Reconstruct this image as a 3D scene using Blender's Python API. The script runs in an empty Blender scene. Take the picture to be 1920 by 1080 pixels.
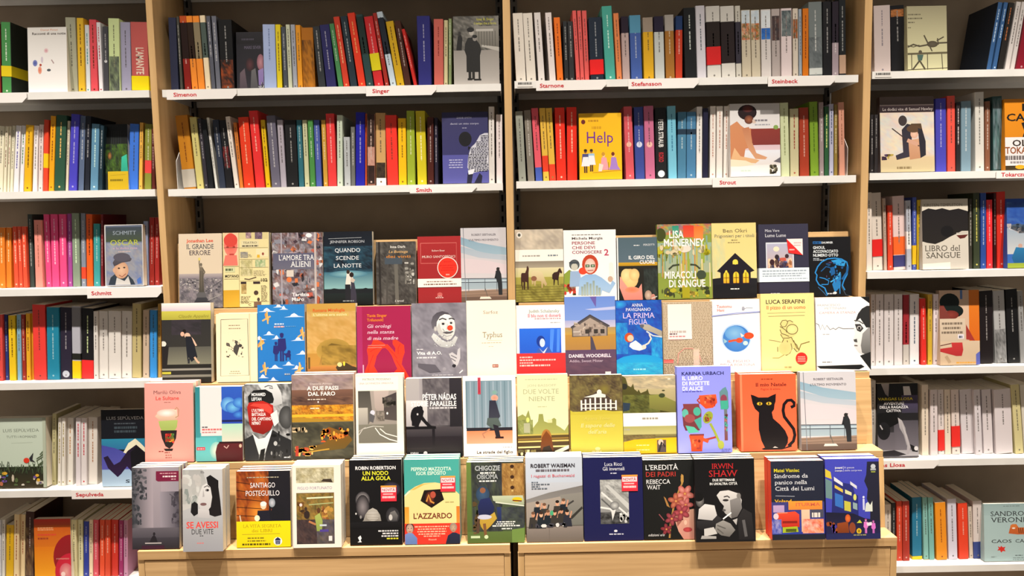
import bpy, math, random
import numpy as np
from mathutils import Vector, Matrix

# ------------------------------------------------------------------ camera, light, exposure
S = bpy.context.scene
COL = S.collection
FPX = 1390.0                                   # focal length in pixels of a 1920 px wide frame
PITCH, ROLL = math.atan(0.0904), 0.0185
CAM = Vector((0.0, -2.1, 1.45))
_F = Vector((0, math.cos(PITCH), -math.sin(PITCH)))
_R0, _U0 = Vector((1, 0, 0)), Vector((0, math.sin(PITCH), math.cos(PITCH)))
_R = _R0 * math.cos(ROLL) - _U0 * math.sin(ROLL)
_U = _R0 * math.sin(ROLL) + _U0 * math.cos(ROLL)
cd = bpy.data.cameras.new('camera')
cam = bpy.data.objects.new('camera', cd)
COL.objects.link(cam)
cd.sensor_width = 36.0
cd.lens = 36.0 * FPX / 1920.0
cd.clip_start = 0.05
cam.matrix_world = Matrix((
    (_R.x, _U.x, -_F.x, CAM.x), (_R.y, _U.y, -_F.y, CAM.y), (_R.z, _U.z, -_F.z, CAM.z), (0, 0, 0, 1)))
S.camera = cam

S.view_settings.view_transform = 'Standard'
S.view_settings.look = 'None'
S.view_settings.exposure = -0.10
S.view_settings.gamma = 1.0
S.view_settings.use_curve_mapping = False

w = bpy.data.worlds.new('shop_world')
S.world = w
w.use_nodes = True
w.node_tree.nodes['Background'].inputs[0].default_value = (1.0, 0.93, 0.85, 1)
w.node_tree.nodes['Background'].inputs[1].default_value = 0.19

def spot(x, y, z, tx, ty, tz, power, size=70, blend=0.6, radius=0.025, col=(1.0, 0.92, 0.82)):
    l = bpy.data.lights.new('ceiling_spot', 'SPOT')
    l.energy = power; l.spot_size = math.radians(size); l.spot_blend = blend
    l.shadow_soft_size = radius; l.color = col
    o = bpy.data.objects.new('ceiling_spot', l)
    COL.objects.link(o)
    o.location = (x, y, z)
    o.rotation_euler = (Vector((tx, ty, tz)) - Vector((x, y, z))).to_track_quat('-Z', 'Y').to_euler()
    return o

# the shop's ceiling track: a row of spots in front of the shelves
for sx, tx, pw in ((-1.75, -1.6, 540), (-0.85, -0.78, 485), (0.05, 0.05, 520), (0.95, 0.88, 485), (1.8, 1.65, 540)):
    spot(sx, -0.80, 3.5, tx, -0.42, 0.45, pw, 60, 1.0)
# added fill: unseen narrow spots that brighten the lower display tiers
for sx, tx in ((-0.80, -0.80), (-0.28, -0.28), (0.24, 0.24), (0.78, 0.78)):
    spot(sx, -0.80, 3.5, tx, -0.30, 0.55, 330, 23, 1.0)

# ------------------------------------------------------------------ pixel rays
def ray(px, py):
    return _F + _R * ((px - 960.0) / FPX) + _U * ((540.0 - py) / FPX)

def P(px, py, Y):
    """The point of the plane y = Y that shows at the photograph's pixel (px, py)."""
    d = ray(px, py)
    return CAM + d * ((Y - CAM.y) / d.y)

def pix(p):
    """The photograph's pixel at which the point p shows."""
    q = Vector(p) - CAM; f = q.dot(_F)
    return 960.0 + FPX * q.dot(_R) / f, 540.0 - FPX * q.dot(_U) / f

# ------------------------------------------------------------------ materials
def mat(name, col, rough=0.5, spec=0.4):
    m = bpy.data.materials.new(name); m.use_nodes = True
    b = m.node_tree.nodes['Principled BSDF']
    b.inputs['Base Color'].default_value = (*col, 1)
    b.inputs['Roughness'].default_value = rough
    b.inputs['Specular IOR Level'].default_value = spec
    return m

def lin(c):
    c /= 255.0
    return c / 12.92 if c <= 0.04045 else ((c + 0.055) / 1.055) ** 2.4

_hc = {}
def hx(h):
    if h not in _hc:
        s = h if len(h) == 6 else ''.join(ch * 2 for ch in h)
        _hc[h] = tuple(lin(int(s[i:i + 2], 16)) * 0.79 for i in (0, 2, 4))
    return _hc[h]

def noise_mix(m, c1, c2, scale=(1, 1, 1), nscale=5.0, detail=4.0, rough=None):
    nt = m.node_tree; b = nt.nodes['Principled BSDF']
    tc = nt.nodes.new('ShaderNodeTexCoord'); mp = nt.nodes.new('ShaderNodeMapping')
    mp.inputs['Scale'].default_value = scale
    ns = nt.nodes.new('ShaderNodeTexNoise'); ns.inputs['Scale'].default_value = nscale; ns.inputs['Detail'].default_value = detail
    rp = nt.nodes.new('ShaderNodeValToRGB')
    rp.color_ramp.elements[0].color = (*c1, 1); rp.color_ramp.elements[0].position = 0.3
    rp.color_ramp.elements[1].color = (*c2, 1); rp.color_ramp.elements[1].position = 0.7
    nt.links.new(tc.outputs['Object'], mp.inputs[0]); nt.links.new(mp.outputs[0], ns.inputs[0])
    nt.links.new(ns.outputs[0], rp.inputs[0]); nt.links.new(rp.outputs[0], b.inputs['Base Color'])
    return m

M_COVER = mat('printed_cover', (0.8, 0.8, 0.8), 0.42, 0.35)
_nt = M_COVER.node_tree
_at = _nt.nodes.new('ShaderNodeAttribute'); _at.attribute_name = 'Col'
_nt.links.new(_at.outputs['Color'], _nt.nodes['Principled BSDF'].inputs['Base Color'])
_ns = _nt.nodes.new('ShaderNodeTexNoise'); _ns.inputs['Scale'].default_value = 60
_mr = _nt.nodes.new('ShaderNodeMapRange'); _mr.inputs[3].default_value = 0.36; _mr.inputs[4].default_value = 0.5
_nt.links.new(_ns.outputs[0], _mr.inputs[0]); _nt.links.new(_mr.outputs[0], _nt.nodes['Principled BSDF'].inputs['Roughness'])

M_PAGE = mat('page_edges', (0.75, 0.68, 0.55), 0.8, 0.1)
noise_mix(M_PAGE, (0.62, 0.55, 0.43), (0.84, 0.79, 0.68), (900, 12, 12), 1.0, 2.0)
M_OAK = mat('oak_veneer', (0.5, 0.34, 0.18), 0.5, 0.3)
noise_mix(M_OAK, (0.48, 0.295, 0.125), (0.60, 0.385, 0.18), (26, 26, 1.4), 2.2, 5.0)
M_OAKH = mat('oak_veneer_level', (0.5, 0.34, 0.18), 0.5, 0.3)
noise_mix(M_OAKH, (0.46, 0.28, 0.12), (0.60, 0.385, 0.185), (1.4, 26, 40), 2.2, 5.0)
M_BACK = mat('taupe_back_board', (0.16, 0.125, 0.095), 0.7, 0.2)
noise_mix(M_BACK, (0.26, 0.205, 0.150), (0.31, 0.245, 0.18), (3, 3, 3), 3.0, 3.0)
M_SHELF = mat('white_lacquered_metal', (0.80, 0.78, 0.74), 0.45, 0.4)
noise_mix(M_SHELF, (0.69, 0.675, 0.645), (0.74, 0.725, 0.695), (4, 4, 4), 4.0, 2.0)
M_RAIL = mat('grey_metal_rail', (0.10, 0.095, 0.09), 0.45, 0.5)
noise_mix(M_RAIL, (0.085, 0.08, 0.075), (0.125, 0.12, 0.11), (20, 20, 20), 3.0, 2.0)
M_SLOT = mat('slot_shadow_black', (0.01, 0.01, 0.01), 0.8, 0.1)
M_FLOOR = mat('shop_floor', (0.3, 0.26, 0.22), 0.5, 0.3)
noise_mix(M_FLOOR, (0.30, 0.25, 0.20), (0.38, 0.32, 0.26), (6, 1, 1), 3.0, 4.0)
M_WALL = mat('plaster', (0.6, 0.57, 0.52), 0.8, 0.1)
noise_mix(M_WALL, (0.58, 0.55, 0.50), (0.64, 0.61, 0.56), (1, 1, 1), 12.0, 3.0)

# ------------------------------------------------------------------ meshes and objects
class MB:
    """Collects quads and boxes with one colour per face corner."""
    def __init__(self):
        self.v = []; self.f = []; self.c = []
    def poly(self, pts, cols):
        b = len(self.v); self.v.extend(pts); self.f.append(tuple(range(b, b + len(pts))))
        self.c.extend(cols if isinstance(cols, list) else [cols] * len(pts))
    def box(self, x0, y0, z0, x1, y1, z1, col=(0.8, 0.8, 0.8)):
        b = len(self.v)
        self.v.extend([(x0, y0, z0), (x1, y0, z0), (x1, y1, z0), (x0, y1, z0), (x0, y0, z1), (x1, y0, z1), (x1, y1, z1), (x0, y1, z1)])
        for q in ((3, 2, 1, 0), (4, 5, 6, 7), (0, 1, 5, 4), (1, 2, 6, 5), (2, 3, 7, 6), (3, 0, 4, 7)):
            self.f.append(tuple(b + i for i in q)); self.c.extend([col] * 4)
    def hexa(self, p, col=(0.8, 0.8, 0.8)):
        """Eight corners in box order."""
        b = len(self.v); self.v.extend(p)
        for q in ((3, 2, 1, 0), (4, 5, 6, 7), (0, 1, 5, 4), (1, 2, 6, 5), (2, 3, 7, 6), (3, 0, 4, 7)):
            self.f.append(tuple(b + i for i in q)); self.c.extend([col] * 4)
    def mesh(self, name, m):
        me = bpy.data.meshes.new(name)
        me.from_pydata([tuple(p) for p in self.v], [], self.f)
        ms = m if isinstance(m, (list, tuple)) else [m]
        for k in ms: me.materials.append(k)
        if ms[0] is M_COVER:
            at = me.color_attributes.new('Col', 'FLOAT_COLOR', 'CORNER')
            a = np.ones((len(self.c), 4), dtype=np.float32)
            a[:, :3] = np.array(self.c, dtype=np.float32)
            at.data.foreach_set('color', a.ravel())
        return me

def link(name, data, parent=None, bevel=0.0):
    o = bpy.data.objects.new(name, data)
    COL.objects.link(o)
    if parent is not None: o.parent = parent
    if bevel:
        b = o.modifiers.new('edge', 'BEVEL'); b.width = bevel; b.segments = 2; b.limit_method = 'ANGLE'
    return o

def thing(name, label, cat, group=None, mw=None):
    o = bpy.data.objects.new(name, None)
    o.empty_display_size = 0.02
    COL.objects.link(o)
    if mw is not None: o.matrix_world = mw
    o['label'] = label; o['category'] = cat
    if group: o['group'] = group
    return o

# ------------------------------------------------------------------ lettering: outlines of the built-in font
_gl = {}
def _eval(body, off):
    cu = bpy.data.curves.new('glyph', 'FONT'); cu.body = body; cu.resolution_u = 2; cu.offset = off; cu.size = 1.0
    o = bpy.data.objects.new('glyph', cu); COL.objects.link(o)
    dg = bpy.context.evaluated_depsgraph_get()
    me = o.evaluated_get(dg).to_mesh()
    vs = [(v.co.x, v.co.y) for v in me.vertices]; fs = [tuple(p.vertices) for p in me.polygons]
    ek = {}
    for p in me.polygons:
        for e in p.edge_keys: ek[e] = ek.get(e, 0) + 1
    rim = [e for e, k in ek.items() if k == 1]
    o.evaluated_get(dg).to_mesh_clear()
    bpy.data.objects.remove(o); bpy.data.curves.remove(cu)
    return vs, fs, rim

_IW = max(v[0] for v in _eval('I', 0)[0])
CAPH = max(v[1] for v in _eval('H', 0)[0])
def glyph(ch, bold, serif):
    k = (ch, bold, serif)
    if k not in _gl:
        off = 0.022 if bold else 0.0
        adv = max(v[0] for v in _eval(ch + 'I', 0)[0]) - _IW
        if ch == ' ': vs, fs = [], []
        else:
            vs, fs, rim = _eval(ch, off)
            if serif:
                add = []
                for a, b in rim:
                    (xa, ya), (xb, yb) = vs[a], vs[b]
                    ln = abs(xa - xb)
                    if abs(ya - yb) < 0.004 and 0.05 < ln < 0.2:
                        x0, x1 = min(xa, xb) - 0.055, max(xa, xb) + 0.055
                        if ya < 0.06 or abs(ya - CAPH) < 0.05 or abs(ya - 0.75 * CAPH) < 0.05:
                            s = 0.045 if ya < 0.06 else -0.045
                            add.append((x0, x1, ya, ya + s))
                for x0, x1, y0, y1 in add:
                    n = len(vs); vs += [(x0, y0), (x1, y0), (x1, y1), (x0, y1)]; fs.append((n, n + 1, n + 2, n + 3))
        _gl[k] = (vs, fs, adv)
    return _gl[k]

# ------------------------------------------------------------------ drawing on a cover: u to the right, v down, both 0..1
class Canvas:
    def __init__(self, aspect):
        self.a = aspect            # height / width
        self.ops = []              # (points, faces, colours per point)
C = None
def _lerp(a, b, t): return tuple(a[i] + (b[i] - a[i]) * t for i in range(3))
def _cl(p): return (min(1.0, max(0.0, p[0])), min(1.0, max(0.0, p[1])))

def r(x0, y0, x1, y1, c, c2=None, h=0):
    a = hx(c); b = hx(c2) if c2 else a
    C.ops.append(([(x0, y0), (x1, y0), (x1, y1), (x0, y1)], [(0, 1, 2, 3)], [a, b, b, a] if h else [a, a, b, b]))
def bg(c, c2=None, h=0): r(0, 0, 1, 1, c, c2, h)
def e(cx, cy, rx, ry, c, c2=None, n=18, rot=0.0):
    a = hx(c); b = hx(c2) if c2 else a
    cr, sr = math.cos(rot), math.sin(rot)
    pts = [(cx, cy)]
    for i in range(n):
        t = 2 * math.pi * i / n
        x, y = rx * math.cos(t), ry * math.sin(t) * C.a
        pts.append(_cl((cx + x * cr - y * sr, cy + (x * sr + y * cr) / C.a)))
    C.ops.append((pts, [(0, i, i % n + 1) for i in range(1, n + 1)], [a] + [b] * n))
def g(s, c, c2=None):
    q = [float(x) for x in s.split()]
    pts = [_cl((q[i], q[i + 1])) for i in range(0, len(q), 2)]
    a = hx(c)
    if c2:
        b = hx(c2); y0 = min(p[1] for p in pts); y1 = max(p[1] for p in pts)
        cols = [_lerp(a, b, (p[1] - y0) / max(1e-6, y1 - y0)) for p in pts]
    else: cols = [a] * len(pts)
    C.ops.append((pts, [tuple(range(len(pts)))], cols))
def l(s, w, c):
    q = [float(x) for x in s.split()]
    p = [(q[i], q[i + 1] * C.a) for i in range(0, len(q), 2)]
    pts, fs = [], []
    for i, (x, y) in enumerate(p):
        a, b = p[max(0, i - 1)], p[min(len(p) - 1, i + 1)]
        dx, dy = b[0] - a[0], b[1] - a[1]; d = math.hypot(dx, dy) or 1
        nx, ny = -dy / d * w / 2, dx / d * w / 2
        pts += [_cl((x + nx, (y + ny) / C.a)), _cl((x - nx, (y - ny) / C.a))]
        if i: fs.append((2 * i - 2, 2 * i - 1, 2 * i + 1, 2 * i))
    C.ops.append((pts, fs, [hx(c)] * len(pts)))
def n(x0, y0, x1, y1, nx, ny, cols, seed=0):
    """A soft mottled patch: a grid whose points take colours at random."""
    rg = random.Random(seed); cs = [hx(c) for c in cols]
    def grid(a, b_): return [[_lerp(rg.choice(cs), rg.choice(cs), rg.random() * 0.5) for _ in range(a + 2)] for _ in range(b_ + 2)]
    def at(gr, x, y):
        i, j = int(x), int(y); fx, fy = x - i, y - j
        fx, fy = fx * fx * (3 - 2 * fx), fy * fy * (3 - 2 * fy)
        return _lerp(_lerp(gr[j][i], gr[j][i + 1], fx), _lerp(gr[j + 1][i], gr[j + 1][i + 1], fx), fy)
    g1, g2 = grid(nx, ny), grid(nx * 3, ny * 3)
    mx, my = nx * 3, ny * 3
    pts, cc = [], []
    for j in range(my + 1):
        for i in range(mx + 1):
            u, v = i / mx, j / my
            pts.append((x0 + (x1 - x0) * u, y0 + (y1 - y0) * v))
            cc.append(_lerp(at(g1, u * nx * .999, v * ny * .999), at(g2, u * mx * .999, v * my * .999), 0.42))
    fs = [(j * (mx + 1) + i, j * (mx + 1) + i + 1, (j + 1) * (mx + 1) + i + 1, (j + 1) * (mx + 1) + i) for j in range(my) for i in range(mx)]
    C.ops.append((pts, fs, cc))
def fl(x, y, s, c1, c2, rot=0.0):
    """A five-petalled flower."""
    for j in range(5):
        a = rot + j * 1.2566
        e(x + .62 * s * math.cos(a), y + .62 * s * math.sin(a) / C.a, .55 * s, .36 * s / C.a, c1, c2, 12, a)
    e(x, y, .22 * s, .22 * s / C.a, 'e8b060', 'a84838', 8)
def b(x0, y0, x1, y1, num, rmin, rmax, cols, seed=0, k=6):
    """Scattered blobs."""
    rg = random.Random(seed); pts, fs, cc = [], [], []
    for _ in range(num):
        x, y = rg.uniform(x0, x1), rg.uniform(y0, y1); rr = rg.uniform(rmin, rmax); c = hx(rg.choice(cols)); a0 = rg.random() * 6
        m = len(pts); st = rg.uniform(0.5, 1.5)
        for i in range(k):
            t = a0 + 2 * math.pi * i / k
            pts.append((min(x1, max(x0, x + rr * st * math.cos(t))), min(y1, max(y0, y + rr / C.a / st * math.sin(t))))); cc.append(c)
        fs.append(tuple(range(m, m + k)))
    C.ops.append((pts, fs, cc))
def t(s, x0, x1, y, h, c, st=''):
    """Lettering fitted between x0 and x1 on the baseline y, capitals h high (v units); st: b bold, s serif, i italic."""
    pen, pts, fs = 0.0, [], []
    for ch in s:
        vs, f, adv = glyph(ch, 'b' in st, 's' in st)
        m = len(pts)
        pts += [(pen + x, yy) for x, yy in vs]; fs += [tuple(m + i for i in q) for q in f]
        pen += adv
    if not pts: return
    lo = min(p[0] for p in pts); hi = max(p[0] for p in pts)
    sx = (x1 - x0) / (hi - lo); sy = h / CAPH
    sh = 0.22 * sy * C.a if 'i' in st else 0.0
    C.ops.append(([(x0 + (px - lo) * sx + py * sh, y - py * sy) for px, py in pts], fs, [hx(c)] * len(pts)))
def tv(s, v0, v1, u, h, c, st=''):
    """Lettering that runs down a spine from v0 to v1; baseline at u, capitals h wide (u units)."""
    pen, pts, fs = 0.0, [], []
    for ch in s:
        vs, f, adv = glyph(ch, 'b' in st, 's' in st)
        m = len(pts)
        pts += [(pen + x, yy) for x, yy in vs]; fs += [tuple(m + i for i in q) for q in f]
        pen += adv
    lo = min(p[0] for p in pts); hi = max(p[0] for p in pts)
    sx = (v1 - v0) / (hi - lo); sy = h / CAPH
    C.ops.append(([(u + py * sy, v0 + (px - lo) * sx) for px, py in pts], [tuple(q) for q in fs], [hx(c)] * len(pts)))
def k(x0, x1, y, h, c, rows=1, dy=0.03, seed=0, ragged=0.3, al='l'):
    """Lines of print too small to read: short dashes of uneven length."""
    rg = random.Random(seed + int(y * 1000)); pts, fs = [], []
    for j in range(rows):
        ln = (x1 - x0) * (1 - ragged * rg.random())
        a = x0 if al == 'l' else x1 - ln if al == 'r' else (x0 + x1 - ln) / 2
        x = a; yy = y + j * dy
        while x < a + ln:
            ww = min(rg.uniform(0.02, 0.075), a + ln - x)
            if ww > 0.006:
                m = len(pts); pts += [(x, yy - h), (x + ww, yy - h), (x + ww, yy), (x, yy)]; fs.append((m, m + 1, m + 2, m + 3))
            x += ww + 0.013
    if pts: C.ops.append((pts, fs, [hx(c)] * len(pts)))
def kv(v0, v1, u, wd, c, seed=0):
    """The same running down a spine."""
    rg = random.Random(seed); pts, fs = [], []; v = v0
    while v < v1:
        s = min(rg.uniform(0.02, 0.055), v1 - v); d = wd * rg.uniform(0.8, 1.05)
        m = len(pts); pts += [(u - d / 2, v), (u + d / 2, v), (u + d / 2, v + s), (u - d / 2, v + s)]; fs.append((m, m + 1, m + 2, m + 3))
        v += s + 0.009
    if pts: C.ops.append((pts, fs, [hx(c)] * len(pts)))
def man(x, y, h, coat, skin='e0b090', hair='2a2018', legs=None):
    """A small standing figure: feet at (x, y), h high."""
    q = h * C.a
    r(x - .07 * q, y - .48 * h, x - .01 * q, y, legs or coat); r(x + .01 * q, y - .48 * h, x + .07 * q, y, legs or coat)
    g(f'{x-.13*q} {y-.80*h} {x+.13*q} {y-.80*h} {x+.16*q} {y-.45*h} {x+.1*q} {y-.36*h} {x-.1*q} {y-.36*h} {x-.16*q} {y-.45*h}', coat)
    e(x, y - .91 * h, .065 * q, .085 * h, skin); e(x, y - .945 * h, .07 * q, .055 * h, hair)
def head(x, y, s, skin, hair, shade):
    """A printed portrait: hair, face, eyes, nose, mouth; s is the half width of the face."""
    q = s / C.a
    e(x, y - .25 * q, 1.2 * s, 1.45 * q, hair); e(x, y, s, 1.35 * q, skin, shade)
    e(x - .4 * s, y - .15 * q, .2 * s, .1 * q, hair); e(x + .4 * s, y - .15 * q, .2 * s, .1 * q, hair)
    g(f'{x} {y-.1*q} {x+.15*s} {y+.4*q} {x-.12*s} {y+.42*q}', shade); e(x, y + .75 * q, .35 * s, .1 * q, 'a04840')

# ------------------------------------------------------------------ a book: local x = thickness (front cover at +x), y from spine to fore edge, z up
def bake(mb, cv, kind, W, T, H, rr):
    """Print a canvas on the front cover or on the spine."""
    for i, (pts, fs, cols) in enumerate(cv.ops):
        off = 0.00001 * (i + 1)
        base = len(mb.v)
        if kind == 'front':
            mb.v.extend((T / 2 + off, u * W, H * (1 - v)) for u, v in pts)
        else:
            mb.v.extend((-T / 2 + rr + u * (T - 2 * rr), -off, H * (1 - v)) for u, v in pts)
        for f in fs:
            mb.f.append(tuple(base + q for q in f)); mb.c.extend(cols[q] for q in f)

def wrap(mb, W, T, H, z0, z1, col, off=0.0, th=0.0006, reach=1.0):
    """A sheet folded round the spine: U-shaped profile with rounded spine corners."""
    rr = min(0.0014, T * 0.2); a = T / 2 + off
    def prof(d):
        x = a - d; q = max(0.0003, rr - d)
        return [(x, W * reach), (x, q), (x - q * .3, q * .3 - off + d), (x - q, -off + d), (-x + q, -off + d), (-x + q * .3, q * .3 - off + d), (-x, q), (-x, W * reach)]
    o, i = prof(0), prof(th)
    for j in range(7):
        p, q, pi, qi = o[j], o[j + 1], i[j], i[j + 1]
        mb.poly([(*p, z0), (*p, z1), (*q, z1), (*q, z0)], col)
        mb.poly([(*pi, z0), (*qi, z0), (*qi, z1), (*pi, z1)], col)
        mb.poly([(*p, z1), (*pi, z1), (*qi, z1), (*q, z1)], col)
        mb.poly([(*p, z0), (*q, z0), (*qi, z0), (*pi, z0)], col)
    for p, q in ((o[0], i[0]), (i[7], o[7])):
        mb.poly([(*p, z0), (*q, z0), (*q, z1), (*p, z1)], col)
    return rr

BOOKS = []
def book(label, W, T, H, mw, base, front=None, spine=None, strips=(), group=None, bands=(), stickers=()):
    """base: hex of the cover; front, spine: functions that draw; strips: (v0, v1, hex) printed round the spine; bands: loose paper bands."""
    global C
    root = thing('book', label, 'book', group, mw)
    mb = MB(); rr = wrap(mb, W, T, H, 0, H, hx(base))
    for j, (v0, v1, c) in enumerate(strips):
        wrap(mb, W, T, H, H * (1 - v1), H * (1 - v0), hx(c), 0.00006 * (j + 1), 0.0003)
    if front:
        C = Canvas(H / W); front(); bake(mb, C, 'front', W, T, H, rr)
    if spine:
        C = Canvas(H / (T - 2 * rr)); 
        if strips: C.ops += [([(0, 0), (0, 0), (0, 0)], [], [])] * (2 * len(strips) + 2)
        spine(); bake(mb, C, 'spine', W, T, H, rr)
    link('cover', mb.mesh('cover', M_COVER), root)
    pb = MB(); pb.box(-T / 2 + .0007, .0012, .0006, T / 2 - .0007, W - .0006, H - .0001)
    link('page_block', pb.mesh('page_block', M_PAGE), root)
    for (v0, v1, c, fn) in bands:
        m2 = MB(); wrap(m2, W, T, H, H * (1 - v1), H * (1 - v0), hx(c), 0.0009, 0.0002, 0.998)
        if fn:
            C = Canvas(H * (v1 - v0) / W); fn()
            for i, (pts, fs, cols) in enumerate(C.ops):
                bb = len(m2.v); m2.v.extend((T / 2 + .0009 + .00001 * (i + 1), u * W, H * (1 - v0 - v * (v1 - v0))) for u, v in pts)
                for f in fs: m2.f.append(tuple(bb + q for q in f)); m2.c.extend(cols[q] for q in f)
        link('paper_band', m2.mesh('paper_band', M_COVER), root)
    for (u0, v0, u1, v1, shape, fn) in stickers:
        m2 = MB(); x = T / 2 + .0010
        C = Canvas((v1 - v0) * H / ((u1 - u0) * W)); fn()
        for i, (pts, fs, cols) in enumerate(C.ops):
            bb = len(m2.v); m2.v.extend((x + .00001 * i, W * (u0 + u * (u1 - u0)), H * (1 - v0 - v * (v1 - v0))) for u, v in pts)
            for f in fs: m2.f.append(tuple(bb + q for q in f)); m2.c.extend(cols[q] for q in f)
        link('sticker', m2.mesh('sticker', M_COVER), root)
    BOOKS.append(root)
    return root
# ------------------------------------------------------------------ the setting
def structure(name, mb, m):
    o = link(name, mb.mesh(name, m)); o['kind'] = 'structure'; return o
q = MB(); q.box(-3.2, -3.5, -0.05, 3.2, 0.26, 0.0); structure('floor', q, M_FLOOR)
q = MB(); q.box(-3.2, 0.26, -0.05, 3.2, 0.32, 3.9); structure('wall_back', q, M_WALL)

# ------------------------------------------------------------------ the bookcase
BACK_Y, SH_Y0, SH_Y1 = 0.212, 0.010, 0.208
PANELS = [(-1.978, -1.958), (-0.9925, -0.9740), (-0.0118, 0.0088), (0.9857, 1.0068), (1.972, 1.992)]
BAYS = [(-1.958, -1.002), (-0.9655, -0.0205), (0.0175, 0.9765), (1.0150, 1.972)]
ZS = [[2.145, 1.832, 1.558, 1.282, 1.010, 0.690, 0.405],
      [2.145, 1.832, 1.557],
      [2.190, 1.838, 1.561],
      [2.190, 1.846, 1.566, 1.2866, 1.0066, 0.7335, 0.4105]]
case = thing('bookcase', 'long oak bookcase with four bays and white metal shelves against the shop wall', 'bookcase', None, Matrix.Translation((0, 0.1, 0)))
case_inv = case.matrix_world.inverted()
def part(name, mb, m, parent, bevel=0.0):
    o = link(name, mb.mesh(name, m), parent, bevel)
    o.matrix_parent_inverse = parent.matrix_world.inverted()
    return o
for x0, x1 in PANELS:
    q = MB(); q.box(x0, 0.0, 0.0, x1, BACK_Y, 2.45); part('side_panel', q, M_OAK, case, 0.0012)
for i in range(4):
    q = MB(); q.box(PANELS[i][1], BACK_Y, 0.0, PANELS[i + 1][0], BACK_Y + 0.012, 2.45); part('back_panel', q, M_BACK, case)
for i in range(4):
    for x in (PANELS[i][1] + 0.004, PANELS[i + 1][0] - 0.022):
        q = MB(); q.box(x, 0.197, 0.02, x + 0.018, BACK_Y, 2.44); o = part('upright_rail', q, M_RAIL, case)
        q = MB()
        for j in range(72):
            z = 0.06 + j * 0.033
            q.box(x + 0.006, 0.1964, z, x + 0.012, 0.1972, z + 0.019)
        s = part('slot', q, M_SLOT, o); 
    for z in ZS[i]:
        q = MB()
        x0, x1 = BAYS[i]
        q.box(x0, SH_Y0, z - 0.020, x1, SH_Y0 + 0.002, z)             # front lip
        q.box(x0, SH_Y0 + 0.002, z - 0.0025, x1, SH_Y1, z)             # shelf plate
        q.box(x0, SH_Y0 + 0.002, z - 0.020, x0 + 0.002, SH_Y1, z - 0.0025); q.box(x1 - 0.002, SH_Y0 + 0.002, z - 0.020, x1, SH_Y1, z - 0.0025)
        q.box(x0 + 0.002, SH_Y1 - 0.002, z - 0.020, x1 - 0.002, SH_Y1, z - 0.0025)
        part('shelf', q, M_SHELF, case)

# ------------------------------------------------------------------ the two stepped display stands in front of the middle bays
TIER = [(0.000, 1.217), (-0.085, 1.019), (-0.170, 0.823), (-0.250, 0.620)]   # y of the cover plane, z of the ledge
TILT = math.radians(6)
def stand(x0, x1, tx0, tx1, label):
    st = thing('display_stand', label, 'display stand', 'stepped oak stands', Matrix.Translation(((x0 + x1) / 2, -0.2, 0)))
    for kx, (yt, zt) in enumerate(TIER):
        a, b_ = (tx0, tx1) if kx == 0 else (x0, x1)
        top = TIER[kx - 1][1] - 0.018 if kx else 1.402
        dep = (0.032, 0.051, 0.057, 0.057)[kx]
        lt = 0.024 if kx == 3 else 0.018
        q = MB(); q.box(a + .001, yt - (0.007 if kx == 3 else 0.003), zt - lt, b_ - .001, yt + dep, zt)
        part('ledge', q, M_OAKH, st, 0.001)
        y0 = yt + dep + 0.001; dy = math.tan(TILT) * (top - zt)
        q = MB(); th = 0.010
        q.hexa([(a, y0, zt), (b_, y0, zt), (b_, y0 + th, zt), (a, y0 + th, zt), (a, y0 + dy, top), (b_, y0 + dy, top), (b_, y0 + dy + th, top), (a, y0 + dy + th, top)])
        part('back_board', q, M_OAKH, st, 0.0006)
    prof = [(-0.255, 0.0), (-0.255, 0.5955), (-0.192, 0.5955), (-0.192, 0.6205), (-0.174, 0.8045), (-0.112, 0.8045), (-0.112, 0.8235), (-0.093, 1.0005), (-0.004, 1.0005), (-0.004, 0.0)]
    for a in (x0, x1 - 0.016):
        q = MB(); m = len(prof)
        q.poly([(a, y, z) for y, z in prof], (1, 1, 1)); q.poly([(a + 0.016, y, z) for y, z in reversed(prof)], (1, 1, 1))
        for j in range(m):
            (ya, za), (yb, zb) = prof[j], prof[(j + 1) % m]
            q.poly([(a, ya, za), (a + 0.016, ya, za), (a + 0.016, yb, zb), (a, yb, zb)], (1, 1, 1))
        part('side_panel', q, M_OAK, st)
    q = MB(); q.box(x0 + 0.017, -0.2555, 0.07, x1 - 0.017, -0.240, 0.5935); part('front_panel', q, M_OAKH, st, 0.001)
    q = MB(); q.box(x0 + 0.017, -0.235, 0.0, x1 - 0.017, -0.220, 0.07); part('plinth', q, M_RAIL, st)
    return st
stand(-0.979, -0.0165, -0.966, -0.020, 'stepped oak display stand in front of the bookcase, standing beside the forest-cover pile')
stand(0.0025, 0.982, 0.017, 0.977, 'stepped oak display stand in front of the bookcase, carrying the black cat cover')

# ------------------------------------------------------------------ tags on the shelf edges
def on_line(px, Y, Z):
    """x of the point of the line y = Y, z = Z that shows in the photograph's column px."""
    d = (px - 960.0) / FPX; qy, qz = Y - CAM.y, Z - CAM.z
    return -((_R.y - d * _F.y) * qy + (_R.z - d * _F.z) * qz) / (_R.x - d * _F.x)

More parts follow.
